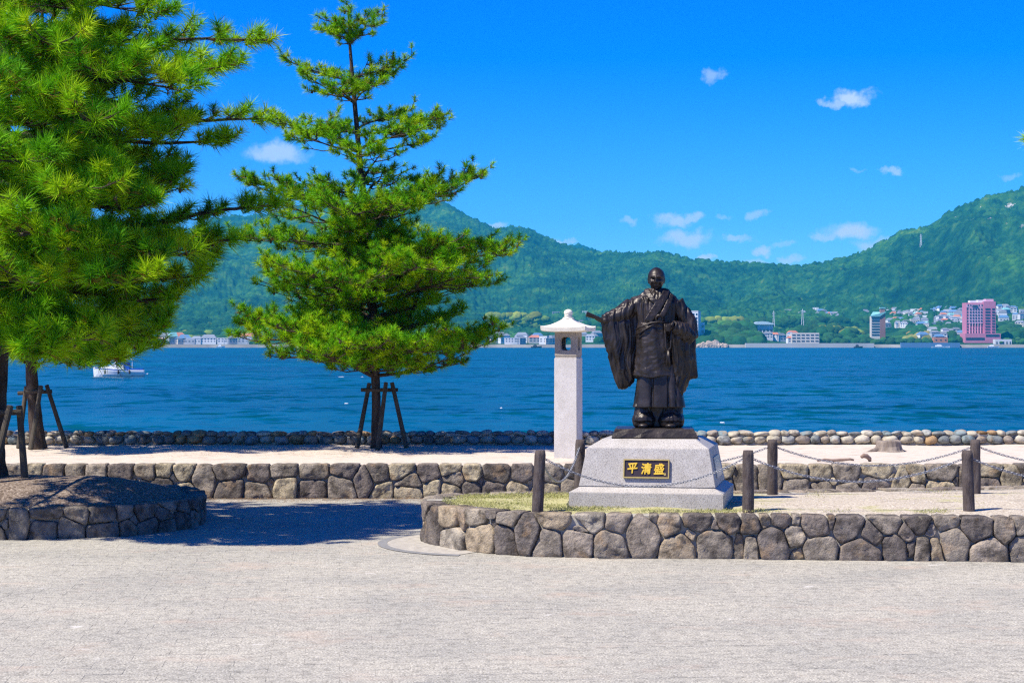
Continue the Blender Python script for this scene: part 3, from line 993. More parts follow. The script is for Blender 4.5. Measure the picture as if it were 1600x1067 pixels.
# front plaque, lying on the leaning face
tilt = math.atan2(.07, .392)
plq = MB(); plq.box((0, 0, 0), (.472, .018, .190))
fr = MB()
for (cx, cz, sx2, sz2) in ((0, .0915, .472, .012), (0, -.0915, .472, .012), (-.231, 0, .011, .171), (.231, 0, .011, .171)):
    fr.box((cx, -.013, cz), (sx2, .016, sz2))
plaque = plq.build('plaque', M['plaque'], ped); plaque.location = (-.005, -.606, .385); plaque.rotation_euler = (-tilt, 0, 0)
plaque['label'] = 'dark plaque with brass rim and gold characters'
fr.build('plaque_frame', M['brass'], plaque)


WORKSHOP = bpy.data.scenes.new('workshop')      # an empty scene to evaluate modifiers in


def eval_mesh(o):
    WORKSHOP.collection.objects.link(o)
    WORKSHOP.view_layers[0].update()
    dg = WORKSHOP.view_layers[0].depsgraph
    me = bpy.data.meshes.new_from_object(o.evaluated_get(dg))
    bpy.data.objects.remove(o)
    return me


def text_mesh(s, size, extrude, offset):
    cu = bpy.data.curves.new('lettering', 'FONT'); cu.body = s; cu.size = size; cu.extrude = extrude; cu.offset = offset; cu.align_x = 'CENTER'; cu.align_y = 'CENTER'
    cu.resolution_u = 3; cu.bevel_depth = .0022; cu.bevel_resolution = 0
    to = bpy.data.objects.new('lettering', cu); COL.objects.link(to)
    COL.objects.unlink(to)
    me = eval_mesh(to)
    return me


for ch, cx, cz, rot in (('平', -.142, .004, .10), ('清', .0, .0, .04), ('盛', .133, -.001, .03)):
    me = text_mesh(ch, .118, .005, .0016)
    me.materials.clear(); me.materials.append(M['gold'])
    # centre the glyph and set it upright
    co = np.array([v.co for v in me.vertices]); c = (co.max(0) + co.min(0)) / 2
    for v in me.vertices:
        q = v.co - Vector(c); v.co = Vector((q.x * .92 + .06 * q.y, q.y + rot * q.x, q.z))
    o = obj_from_mesh('lettering', me, M['gold'], plaque)
    o.rotation_euler = (R(90), 0, 0); o.location = (cx, -.0125, cz)
mb = MB(); mb.box((.192, -.011, -.055), (.020, .006, .024)); mb.build('seal', M['brass'], plaque)
sp = MB(); sp.box((0, 0, 0), (.010, .62, .215)); sp_o = sp.build('side_plate', M['steel_plate'], ped)
sp_o.location = (.680, .0, .385); sp_o.rotation_euler = (0, -math.atan2(.072, .392), 0)


# ------------------------------------------------------------------ statue
ST_Z = PED_C.z + .682
statue = empty('statue', (1.545, 19.05, ST_Z), R(-4), label='dark bronze statue of a robed shaven-headed monk holding out a fan', cat='statue')
pm = MB()
prng = [(0, .445, .36), (.012, .447, .365), (.055, .425, .345), (.088, .408, .33), (.101, .402, .325)]
rings = []
for z, a, b in prng:
    ring = []
    for k in range(48):
        t = k / 48 * 4; s = int(t); f = t - s
        x, y = [(-a + 2 * a * f, -b), (a, -b + 2 * b * f), (a - 2 * a * f, b), (-a, b - 2 * b * f)][s]
        e = .016 * mnoise.noise(Vector((x * 9, y * 9, z * 22))) if .005 < z < .095 else 0
        ring.append((x + math.copysign(e, x) * (abs(x) > a - .01), y + math.copysign(e, y) * (abs(y) > b - .01), z))
    rings.append(ring)
pm.loft(rings); plinth = pm.build('plinth', M['bronze'], statue)
plinth.location = (-.03, 0, 0)
FZ0 = .100    # top of the plinth


def L(x, y):      # photo position to statue-local x, z
    return (x - 1029) / 147.0, FZ0 + (668 - y) / 147.0


def remesh(name, mb, voxel, parent, mat, fold=0.0, sm=2, fr_=(26, 26, 4), smooth_f=.5):
    me = bpy.data.meshes.new(name); me.from_pydata(mb.v, [], mb.f)
    bm = bmesh.new(); bm.from_mesh(me); bmesh.ops.recalc_face_normals(bm, faces=bm.faces); bm.to_mesh(me); bm.free()
    o = bpy.data.objects.new(name, me); COL.objects.link(o)
    r = o.modifiers.new('r', 'REMESH'); r.mode = 'VOXEL'; r.voxel_size = voxel
    if sm:
        s = o.modifiers.new('s', 'SMOOTH'); s.factor = smooth_f; s.iterations = sm
    COL.objects.unlink(o)
    out = eval_mesh(o); out.name = name
    if fold:
        nv_ = len(out.vertices); co_ = np.empty(nv_ * 3, np.float32); no_ = np.empty(nv_ * 3, np.float32)
        out.vertices.foreach_get('co', co_); out.vertices.foreach_get('normal', no_)
        co_ = co_.reshape(-1, 3); no_ = no_.reshape(-1, 3)
        for i_ in range(nv_):
            c = Vector(co_[i_])
            q = Vector((c.x * fr_[0] + 1.2 * mnoise.noise(c * 3), c.y * fr_[1], c.z * fr_[2]))
            e = mnoise.noise(q) + .5 * mnoise.noise(q * 2.1)
            e = (1 - abs(e) * 2.0)
            co_[i_] += no_[i_] * (fold * e)
        out.vertices.foreach_set('co', co_.ravel()); out.update()
    out.materials.clear(); out.materials.append(mat)
    out.polygons.foreach_set('use_smooth', [True] * len(out.polygons))
    return obj_from_mesh(name, out, mat, parent)


def oval(z, x0, x1, cy, ry, n=40, ex=2.4, folds=None):
    cx, rx = (x0 + x1) / 2, (x1 - x0) / 2
    ring = []
    for k in range(n):
        a = 2 * math.pi * k / n
        ca_, sa_ = math.cos(a), math.sin(a)
        x = cx + rx * math.copysign(abs(ca_) ** (2 / ex), ca_); y = cy + ry * math.copysign(abs(sa_) ** (2 / ex), sa_)
        if folds:
            f = folds(x, y, z, sa_); x = cx + (x - cx) * f; y = cy + (y - cy) * f
        ring.append((x, y, z))
    return ring


def loft_px(mb, rows, ex=2.4, n=40, folds=None):
    """rows of (photo y, photo x0, photo x1, centre depth, half depth)"""
    rings = []
    for y, x0, x1, cy, ry in rows:
        a, z = L(x0, y); b, _ = L(x1, y)
        rings.append(oval(z, a, b, cy, ry, n, ex, folds))
    mb.loft(rings)


def pleat(x, y, z, s):
    if s > .2: return 1
    f = 1.0
    for l0, w, d in ((-.062, .013, .22), (.125, .012, .20), (-.245, .012, .16), (.205, .010, .14)):
        f -= d * math.exp(-((x - l0 - .02 * (.5 - z)) / w) ** 2)
    return f


# trousers gathered over the feet
tr = MB()
for x0, x1 in ((990, 1026), (1030, 1071)):
    loft_px(tr, [(668, x0 + 6, x1 - 6, 0, .085), (664, x0 + 2, x1 - 2, -.01, .115), (655, x0, x1, -.01, .125), (646, x0 + 3, x1 - 3, 0, .112), (632, x0 + 5, x1 - 3, .01, .10)], 2.2, 32)
    loft_px(tr, [(657, x0 + 1, x1 - 1, -.055, .095), (651, x0 + 3, x1 - 3, -.045, .10), (645, x0 + 7, x1 - 6, -.03, .085)], 2.0, 32)
loft_px(tr, [(667, 1006, 1056, .05, .10), (650, 1004, 1058, .05, .10), (632, 1000, 1062, .04, .11)], 2.4, 32)
remesh('trousers', tr, .008, statue, M['bronze'], .007, 2, (24, 24, 9))
for x in (1007, 1049):
    a, _ = L(x, 660); ft_ = MB(); ft_.ell((a, -.122, FZ0 + .026), (.056, .058, .027), 16, 10); ft_.build('foot', M['bronze'], statue, smooth=True)
# pleated under-robe
ur = MB()
loft_px(ur, [(636, 990, 1073, .0, .185), (630, 991, 1072, 0, .182), (610, 994, 1068, 0, .168), (590, 997, 1064, 0, .155), (570, 1000, 1060, 0, .145)], 3.2, 110, pleat)
remesh('under_robe', ur, .007, statue, M['bronze'], .0, 1)
# main robe: body, both sleeves, shoulders - one surface
rb = MB()
loft_px(rb, [(590, 995, 1056, .02, .155), (575, 995, 1056, .02, .16), (540, 997, 1055, .02, .16), (505, 996, 1058, .02, .165), (485, 991, 1062, .02, .165), (474, 990, 1064, .02, .155), (466, 996, 1058, .02, .135), (459, 1006, 1050, .02, .11), (452, 1012, 1044, .025, .085)], 2.3, 48)
# sleeve held out (viewer's left)
p0 = L(1000, 478); p1 = L(972, 492); p2 = L(947, 501)
rb.tube([(p0[0], .02, p0[1]), ((p0[0] + p1[0]) / 2, .0, (p0[1] + p1[1]) / 2 + .012), (p1[0], -.03, p1[1]), (p2[0], -.07, p2[1])], [.105, .10, .085, .062], 16)


def slant(mb, rows, n=36):
    rings = []
    for y, x0, x1, cyo, cyi, ry in rows:      # outer depth, inner depth
        a, z = L(x0, y); b, z2 = L(x1, y)
        ring = []
        for k in range(n):
            t = 2 * math.pi * k / n; q = math.cos(t); x = (a + b) / 2 + (b - a) / 2 * math.copysign(abs(q) ** .8, q)
            f = (x - a) / (b - a)
            cy = cyo + (cyi - cyo) * f
            fold = 1 + .22 * math.sin(f * 17 + z * 3) * (.4 + .6 * (1 - f))
            ring.append((x, cy + ry * math.sin(t) * fold, z))
        rings.append(ring)
    mb.loft(rings)


slant(rb, [(496, 943, 1000, -.06, .02, .060), (505, 941, 1000, -.07, .02, .075), (520, 944, 1001, -.07, .03, .080), (545, 950, 1001, -.07, .04, .078), (570, 957, 999, -.06, .04, .070), (590, 963, 995, -.05, .04, .058), (602, 967, 988, -.04, .03, .040), (607, 969, 977, -.03, .0, .022)])
# arm bent in front (viewer's right)
q0 = L(1056, 476); q1 = L(1077, 505); q2 = L(1081, 528)
rb.tube([(q0[0], .02, q0[1]), (q1[0], .02, q1[1]), (q2[0], -.02, q2[1])], [.10, .09, .07], 16)
e0 = L(1078, 528); e1 = L(1066, 516); e2 = L(1053, 510)
rb.tube([(e0[0], -.06, e0[1]), (e1[0], -.15, e1[1]), (e2[0], -.205, e2[1])], [.085, .075, .055], 14)
slant(rb, [(506, 1052, 1083, -.15, .02, .07), (525, 1052, 1087, -.13, .03, .09), (550, 1053, 1088, -.11, .03, .09), (572, 1054, 1089, -.10, .04, .085), (588, 1056, 1089, -.09, .04, .07), (592, 1056, 1080, -.09, .0, .06), (606, 1058, 1073, -.09, -.03, .045), (616, 1062, 1069, -.09, -.07, .022)])
slant(rb, [(540, 1068, 1087, .0, .08, .05), (570, 1070, 1089, .0, .09, .05), (590, 1072, 1091, .0, .09, .04)])
remesh('robe', rb, .0075, statue, M['bronze'], .015, 2, (18, 18, 2.8))


# wrapped front panel with its wavy hem
def front_sheet(mb, rows, th=.016, bulge=.0):
    """rows: photo y, x0, x1, front depth"""
    vs = []; n = 15
    for y, x0, x1, dp in rows:
        for side in (0, 1):
            for k in range(n):
                f = k / (n - 1); x, z = L(x0 + (x1 - x0) * f, y + 2.0 * math.sin(f * 9 + y * .05))
                yy = dp + .10 * (abs(f - .5) * 2) ** 2.4 + (th if side else 0) + .006 * math.sin(f * 21 + z * 7)
                vs.append((x, yy, z))
    fs = []; m = 2 * n
    for i in range(len(rows) - 1):
        for k in range(n - 1):
            a = i * m + k; fs += [(a, a + 1, a + m + 1, a + m), (a + n + 1, a + n, a + n + m, a + n + m + 1)]
        fs += [(i * m, i * m + m, i * m + m + n, i * m + n), (i * m + n - 1, i * m + 2 * n - 1, i * m + m + 2 * n - 1, i * m + m + n - 1)]
    e = (len(rows) - 1) * m
    for k in range(n - 1):
        fs += [(k, k + n, k + n + 1, k + 1), (e + k, e + k + 1, e + k + n + 1, e + k + n)]
    mb.add(vs, fs)


ap = MB()
front_sheet(ap, [(503, 999, 1052, -.170), (515, 998, 1053, -.178), (535, 997, 1054, -.182), (560, 995, 1054, -.185), (578, 993, 1054, -.190), (588, 992, 1055, -.195)], .03)
remesh('wrapped_panel', ap, .007, statue, M['bronze'], .006, 1, (10, 10, 13))


def ribbon(mb, pts, width, th, nrm=(0, -1, 0)):
    rings = []; pts = [Vector(p) for p in pts]
    for i, p in enumerate(pts):
        t = (pts[min(i + 1, len(pts) - 1)] - pts[max(i - 1, 0)]).normalized(); nn = Vector(nrm); s = t.cross(nn).normalized(); w = width[i] if hasattr(width, '__len__') else width
        rings.append([p + s * w / 2 - nn * th * .5, p + s * w / 2 + nn * th * .5, p - s * w / 2 + nn * th * .5, p - s * w / 2 - nn * th * .5])
    mb.loft(rings)


def FP(x, y, d):
    a, z = L(x, y); return (a, d, z)


cl = MB()
ribbon(cl, [FP(1044, 452, -.04), FP(1040, 462, -.115), FP(1032, 475, -.155), FP(1023, 489, -.168), FP(1014, 503, -.172)], [.055, .075, .085, .085, .08], .03)
ribbon(cl, [FP(1012, 452, -.04), FP(1015, 460, -.11), FP(1021, 468, -.148), FP(1027, 474, -.158)], [.05, .06, .055, .045], .024)
ribbon(cl, [FP(1052, 460, -.06), FP(1047, 472, -.135), FP(1039, 488, -.165), FP(1031, 503, -.172)], [.04, .05, .05, .045], .018)
remesh('collar', cl, .006, statue, M['bronze'], .004, 1, (18, 18, 18))
# high collar standing behind the neck
hc = MB(); rings = []
for (y, rx, ry, dy) in ((469, .160, .115, .03), (463, .122, .10, .035), (457, .100, .090, .045), (453, .094, .086, .05)):
    ring = []
    for k in range(32):
        a = 2 * math.pi * k / 32; bk = .5 + .5 * math.sin(a)
        x, z = L(1029, y); ring.append((x + rx * math.cos(a), dy + ry * math.sin(a), z + .030 * (bk - .55) + .02 * max(0, math.cos(a)) * bk))
    rings.append(ring)
hc.loft(rings); remesh('standing_collar', hc, .006, statue, M['bronze'], .004, 1, (20, 20, 20))
# belt cord, ring and hanging cords
bc = MB()
bc.tube([FP(996, 515, -.13), FP(1005, 510, -.178), FP(1018, 505, -.188), FP(1032, 503, -.192), FP(1044, 505, -.19)], .010, 8)
bc.tube([FP(997, 523, -.13), FP(1006, 517, -.178), FP(1016, 511, -.188), FP(1028, 506, -.192)], .008, 8)
bc.tube([FP(1040, 506, -.195), FP(1041, 525, -.205), FP(1042, 543, -.21), FP(1045, 548, -.21), FP(1049, 543, -.21), FP(1050, 525, -.21), FP(1051, 512, -.21)], .009, 8)
bc.tube([FP(1045, 548, -.21), FP(1044, 560, -.21), FP(1043, 571, -.21)], [.009, .008, .013], 8)
bc.tube([FP(1046, 548, -.21), FP(1047, 562, -.21), FP(1047.5, 572, -.21)], [.009, .008, .013], 8)
bc.build('cord', M['bronze'], statue, smooth=True)
rg = MB(); pts = []
cx_, cz_ = L(1032, 498)
rg.tube([(cx_ + .036 * math.cos(t), -.185 - .012 * math.sin(t), cz_ + .034 * math.sin(t)) for t in [2 * math.pi * k / 18 for k in range(19)]], .012, 8)
rg.build('robe_ring', M['bronze'], statue, smooth=True)
# folded fan
f0 = L(953, 503); f1 = L(919, 491)
fn = MB(); fn.tube([(f0[0], -.10, f0[1]), ((f0[0] + f1[0]) / 2, -.125, (f0[1] + f1[1]) / 2), (f1[0], -.15, f1[1])], [.014, .019, .029], 10)
fn.build('fan', M['bronze'], statue)


# hands: palm, four fingers closed round what they hold, thumb
def hand(wrist, palm, axis, held, side):
    """fist at PALM closed round a rod along HELD"""
    hb = MB(); w = Vector(wrist); p = Vector(palm); ax = Vector(axis).normalized(); h = Vector(held).normalized(); out = ax.cross(h).normalized() * side
    hb.tube([w, p - ax * .035, p, p + ax * .022], [.030, .034, .040, .030], 12)
    for i in range(4):
        b = p + ax * .028 + h * (.030 - .020 * i); r = (.0105, .011, .0105, .009)[i]; ln = (.95, 1.05, 1.0, .82)[i]
        hb.tube([b - out * .012, b + ax * .030 * ln + out * .008, b + ax * .034 * ln + out * .036, b + ax * .004 + out * .050, b - ax * .016 + out * .038], [r * 1.05, r * 1.08, r, r * .95, r * .8], 8)
    tb = p - ax * .020 + h * .030
    hb.tube([tb, tb + h * .020 + out * .025, tb + ax * .018 + h * .012 + out * .048, tb + ax * .036 - h * .004 + out * .058], [.014, .0135, .012, .010], 8)
    return hb


hd = hand((L(956, 501)[0], -.085, L(956, 501)[1]), (L(947, 501)[0], -.098, L(947, 501)[1]), (-.85, -.25, .15), (-.75, -.12, .45), 1)
remesh('hand', hd, .005, statue, M['bronze'], 0, 1)
hd = hand((L(1057, 511)[0], -.19, L(1057, 511)[1]), (L(1048, 511)[0], -.222, L(1048, 511)[1]), (-.85, -.4, -.1), (0.15, -.1, 1), -1)
remesh('hand', hd, .005, statue, M['bronze'], 0, 1)


# head with a face
def make_head():
    nu, nv = 72, 60
    vs = []
    hw, hd_, hh = .087, .106, .124        # half width, depth, height
    for i in range(nv + 1):
        th = math.pi * i / nv; z = -math.cos(th)
        for j in range(nu):
            a = 2 * math.pi * j / nu
            r = math.sin(th)
            x = r * math.cos(a); y = r * math.sin(a)        # y<0 is the face
            X, Y, Z = x * hw, y * hd_, z * hh
            k = max(0, -z)                                   # the jaw narrows
            X *= 1 - .22 * k ** 1.6; 
            if Y > 0: Y *= 1 - .35 * k
            else: Y *= 1 - .06 * k
            if z > 0: X *= 1 + .10 * math.sin(z * 3.1); Y *= 1 + .05 * math.sin(z * 3.1)
            if Y < 0:
                fr = max(0, -y)
                g = lambda x0, z0, sx, sz: math.exp(-((X - x0) / sx) ** 2 - ((Z - z0) / sz) ** 2)
                d = 0
                d += .026 * g(0, -.022, .011, .020) + .014 * g(0, .004, .008, .024)           # nose
                d += .010 * (g(-.013, -.033, .008, .008) + g(.013, -.033, .008, .008))
                d += .013 * (g(-.032, .030, .024, .010) + g(.032, .030, .024, .010)) + .004 * g(0, .03, .02, .012)   # brows
                d -= .018 * (g(-.031, .006, .017, .012) + g(.031, .006, .017, .012))          # sockets
                d += .008 * (g(-.031, .003, .010, .006) + g(.031, .003, .010, .006))          # lids
                d += .010 * (g(-.048, -.024, .018, .020) + g(.048, -.024, .018, .020))        # cheekbones
                d -= .006 * (g(-.036, -.060, .014, .020) + g(.036, -.060, .014, .020))
                d += .011 * g(0, -.062, .024, .007) + .010 * g(0, -.077, .022, .006) - .010 * g(0, -.0695, .026, .0032)   # lips
                d += .014 * g(0, -.104, .024, .014) - .004 * g(0, -.089, .022, .006)          # chin
                Y -= 1.5 * d * min(1, fr * 1.6)
            vs.append((X, Y, Z))
    fs = []
    for i in range(nv):
        for j in range(nu):
            fs.append((i * nu + j, i * nu + (j + 1) % nu, (i + 1) * nu + (j + 1) % nu, (i + 1) * nu + j))
    mb = MB(); mb.add(vs, fs)
    for s in (-1, 1):          # ears
        mb.ell((s * .083, .012, -.004), (.012, .024, .036), 10, 8)
        mb.ell((s * .080, .006, -.036), (.009, .013, .016), 8, 6)
    mb.tube([(0, .015, -.19), (0, .012, -.10), (0, .012, -.05)], [.068, .060, .058], 20)    # neck
    return mb


hx, hz_ = L(1027.5, 436)
head = remesh('head', make_head(), .0042, statue, M['bronze'], 0, 0)
head.location = (hx, -.015, hz_); head.rotation_euler = (R(5), 0, R(-4))


# ------------------------------------------------------------------ stone lantern
lant = empty('stone_lantern', (P(888, 715, 26.3).x, 26.3, TERRACE_Z), R(-16), label='tall pale granite lantern with hat-like roof and square post', cat='lantern')
mb = MB(); mb.box((0, 0, .722), (.345, .345, 1.48), taper=.985); mb.build('post', M['granite_lantern'], lant, bevel=.006)
mb = MB(); mb.box((0, 0, 1.474), (.315, .315, .026)); mb.build('neck', M['granite_warm'], lant)


def lamp_box():
    """hollow light chamber with a rounded opening in each side"""
    mb = MB(); S = .163; zlo, zhi = 1.486, 1.842; T = .045; NS = 40
    hole = []
    for k in range(NS):
        a = 2 * math.pi * k / NS; ca_, sa_ = math.cos(a), math.sin(a)
        hole.append((.079 * math.copysign(abs(ca_) ** .55, ca_), .103 * math.copysign(abs(sa_) ** .55, sa_)))
    zc = (zlo + zhi) / 2 + .005
    outer = []
    for x, z in hole:
        m = max(abs(x) / S, abs(z) / ((zhi - zlo) / 2)); outer.append((x / m, z / m))
    for side in range(4):
        rot = Matrix.Rotation(side * math.pi / 2, 4, 'Z')

        def ring(pts, y): return [rot @ Vector((x, y, zc + z)) for x, z in pts]
        clampo = [(x, min(max(z, zlo - zc), zhi - zc)) for x, z in outer]
        mb.loft([ring(clampo, -S), ring(hole, -S + .002), ring([(x * .9, z * .92) for x, z in hole], -S + T)], cap=False)
    mb.box((0, 0, zlo + .012), (S * 1.92, S * 1.92, .024)); mb.box((0, 0, zhi - .012), (S * 1.92, S * 1.92, .024))
    return mb


lamp_box().build('light_chamber', M['granite_warm'], lant, bevel=0)
rf = MB(); rings = []
for (s, z, lift) in ((.17, 1.838, 0), (.330, 1.848, .016), (.337, 1.902, .026), (.290, 1.915, .014), (.215, 1.942, .006), (.145, 1.980, .002), (.082, 2.022, 0), (.070, 2.034, 0)):
    ring = []
    for k in range(48):
        t = k / 48 * 4; q = int(t); f = t - q
        x, y = [(-s + 2 * s * f, -s), (s, -s + 2 * s * f), (s - 2 * s * f, s), (-s, s - 2 * s * f)][q]
        corner = (abs(2 * f - 1)) ** 3
        ring.append((x, y, z + lift * corner))
    rings.append(ring)
rf.loft(rings); rf.build('roof', M['roof_stone'], lant)
fi = MB(); rings = []
for r, z in [(r_, z_ - .062) for r_, z_ in ((.070, 2.085), (.082, 2.10), (.080, 2.115), (.052, 2.122), (.056, 2.135), (.062, 2.142), (.052, 2.150), (.060, 2.165), (.066, 2.185), (.060, 2.207), (.040, 2.224), (.012, 2.236))]:
    rings.append([(r * math.cos(2 * math.pi * k / 24), r * math.sin(2 * math.pi * k / 24), z) for k in range(24)])
fi.loft(rings); fi.build('finial', M['roof_stone'], lant, smooth=True)


# ------------------------------------------------------------------ log posts and chains
def log_post(x, y, lean, label):
    mb = MB(); rings = []; n = 20; sd = random.uniform(0, 50)
    for i in range(15):
        z = -.08 + (.68) * i / 14
        r = .059 * (1 - .04 * i / 14)
        if i == 14: r *= .86
        ring = []
        for k in range(n):
            a = 2 * math.pi * k / n
            e = 1 + .075 * mnoise.noise(Vector((math.cos(a) * 2.2, math.sin(a) * 2.2, z * 6 + sd))) + .05 * mnoise.noise(Vector((math.cos(a) * 6, math.sin(a) * 6, z * 14 + sd)))
            ring.append((r * e * math.cos(a) + lean[0] * z, r * e * math.sin(a) + lean[1] * z, z if i < 14 else z))
        rings.append(ring)
    mb.loft(rings)
    o = mb.build('log_post', M['post'], None, smooth=False, loc=(x, y, RIGHT_H + .0))
    me = o.data
    me.polygons.foreach_set('use_smooth', [len(p.vertices) == 4 for p in me.polygons])
    return tag(o, label, 'post', 'log-shaped posts round the statue')


F_Y, B_Y = 18.05, 20.08
post_spec = [('front_a', P(840, 797, F_Y).x, F_Y, (.045, 0), 'brown log-textured post standing left of the pedestal front'),
             ('front_b', P(1169, 797, F_Y).x, F_Y, (.0, 0), 'brown log-textured post close by the pedestal\'s front right corner'),
             ('front_c', P(1514, 797, F_Y).x, F_Y, (-.03, 0), 'brown log-textured post near the front wall at the far right'),
             ('back_a', P(905, 735, B_Y).x, B_Y, (.02, 0), 'brown log-textured post half hidden behind the pedestal beside the lantern'),
             ('back_b', P(1207, 772, B_Y).x, B_Y, (.0, 0), 'brown log-textured post behind and right of the pedestal'),
             ('back_c', P(1524, 765, B_Y).x, B_Y, (.0, 0), 'brown log-textured post in the back row at the far right'),
             ('front_d', 6.85, F_Y - .05, (0, 0), 'brown log-textured post in the front row beyond the frame'),
             ('back_d', 7.45, B_Y + .1, (0, 0), 'brown log-textured post in the back row beyond the frame')]
POST = {}
for key, x, y, lean, lab in post_spec:
    log_post(x, y, lean, lab); POST[key] = Vector((x + lean[0] * .5, y, RIGHT_H + .51))


def chain(a, b, sag, label):
    a = Vector(a); b = Vector(b)
    d = (b - a); horiz = Vector((d.x, d.y, 0)).normalized()
    a = a + horiz * .058; b = b - horiz * .058
    N = 400; pts = [a.lerp(b, i / N) - Vector((0, 0, sag * 4 * (i / N) * (1 - i / N))) for i in range(N + 1)]
    acc_ = [0]
    for p, q in zip(pts, pts[1:]): acc_.append(acc_[-1] + (q - p).length)
    pitch = .026; n = int(acc_[-1] / pitch)
    tor_v, tor_f = [], []
    nu, nv = 10, 5; R1, R2, r = .0195, .0115, .0036
    for i in range(nu):
        t = 2 * math.pi * i / nu; c = Vector((R1 * math.cos(t), R2 * math.sin(t), 0)); nn = Vector((math.cos(t), math.sin(t), 0))
        for j in range(nv):
            s = 2 * math.pi * j / nv; tor_v.append(c + nn * r * math.cos(s) + Vector((0, 0, r * math.sin(s))))
    for i in range(nu):
        for j in range(nv):
            tor_f.append((i * nv + j, ((i + 1) % nu) * nv + j, ((i + 1) % nu) * nv + (j + 1) % nv, i * nv + (j + 1) % nv))
    tv_ = np.array(tor_v); V, F = [], []
    for k in range(n + 1):
        s = acc_[-1] * k / n
        i = min(int(np.searchsorted(acc_, s)), N); p = pts[i]; t = (pts[min(i + 1, N)] - pts[max(i - 1, 0)]).normalized()
        u = Vector((0, 0, 1)).cross(t).normalized(); w = t.cross(u)
        ang = (R(45) if k % 2 else R(-45)) + random.uniform(-.25, .25)
        u2 = u * math.cos(ang) + w * math.sin(ang); w2 = t.cross(u2)
        m = np.array([t, u2, w2])
        F.append(np.array(tor_f) + len(V) * len(tv_)); V.append(tv_ @ m + np.array(p))
    o = obj_from_mesh('chain', np_mesh('chain', np.concatenate(V), np.concatenate(F), True), M['chain'])
    return tag(o, label, 'chain', 'chains slung between the log posts')


chain(POST['front_a'], POST['front_b'], .275, 'sagging metal chain crossing in front of the pedestal')
chain(POST['front_b'], POST['front_c'], .225, 'sagging metal chain between the two front posts right of the pedestal')
chain(POST['front_c'], POST['front_d'], .23, 'chain running off to the right from the rightmost front post')
chain(POST['back_a'], POST['back_b'], .20, 'chain passing behind the pedestal between the back posts')
chain(POST['back_b'], POST['back_c'], .20, 'thin chain of the back row across the sandy terrace')
chain(POST['back_c'], POST['back_d'], .20, 'chain running off to the right from the rightmost back post')
chain(POST['front_a'], POST['back_a'], .30, 'short chain drooping between the two posts left of the pedestal')


# ------------------------------------------------------------------ stump and roots on the terrace
def stump():
    mb = MB(); c = P(1389, 705, 27.8); rings = []
    for z, r in ((-.05, .25), (0, .225), (.03, .195), (.08, .18), (.15, .172), (.165, .165)):
        ring = []
        for k in range(36):
            a = 2 * math.pi * k / 36
            e = 1 + .07 * mnoise.noise(Vector((math.cos(a) * 3, math.sin(a) * 3, 1))) + .06 * abs(math.sin(a * 9 + z * 3))
            if z < .05: e += (.05 - z) * 8 * max(0, math.cos(a * 2.5 + .7)) ** 2
            ring.append((c.x + r * e * math.cos(a) * 1.03, 27.8 + r * e * math.sin(a), TERRACE_Z + z + (.012 * math.sin(a * 3) if z > .14 else 0)))
        rings.append(ring)
    mb.loft(rings); mb.tube([(c.x - .16, 27.75, TERRACE_Z + .04), (c.x - .26, 27.7, TERRACE_Z + .02), (c.x - .38, 27.66, TERRACE_Z - .01)], [.05, .035, .015], 8)
    tag(mb.build('tree_stump', M['stump']), 'low grey-brown tree stump on the sandy terrace', 'tree stump')


stump()
M['root'] = simple('root_wood', [(.20, .13, .10), (.34, .25, .20)], 10, .9, .5, 40)
for pts, rr, lab in (([(1277, 723), (1288, 721), (1300, 722.5), (1318, 722), (1330, 721), (1336, 722.5)], .02, 'thin twisted root lying bare on the terrace sand'),
                     ([(1346, 717), (1350, 715), (1355, 716), (1360, 720), (1361, 724)], .035, 'short arched root poking from the terrace sand')):
    mb = MB(); mb.tube([(P(x, 720, 25.2).x, 25.2 + .02 * i, TERRACE_Z + .015 + (724 - y) / 111.0) for i, (x, y) in enumerate(pts)], [rr * (.5 + .5 * math.sin(math.pi * (i + .6) / len(pts))) for i in range(len(pts))], 8)
    tag(mb.build('bare_root', M['root'], smooth=True), lab, 'root')


# ------------------------------------------------------------------ pines
def needle_mat():
    m, n, l, bs = new_mat('pine_needles')
    at = n.new('ShaderNodeAttribute'); at.attribute_name = 'tone'
    l.new(at.outputs['Color'], bs.inputs['Base Color'])
    bs.inputs['Roughness'].default_value = .55; bs.inputs['Specular IOR Level'].default_value = .12
    tr_ = n.new('ShaderNodeBsdfTranslucent'); l.new(at.outputs['Color'], tr_.inputs['Color'])
    mx = n.new('ShaderNodeMixShader'); mx.inputs[0].default_value = .24
    l.new(bs.outputs[0], mx.inputs[1]); l.new(tr_.outputs[0], mx.inputs[2])
    l.new(mx.outputs[0], n['Material Output'].inputs[0])
    return m


M['needles'] = needle_mat()


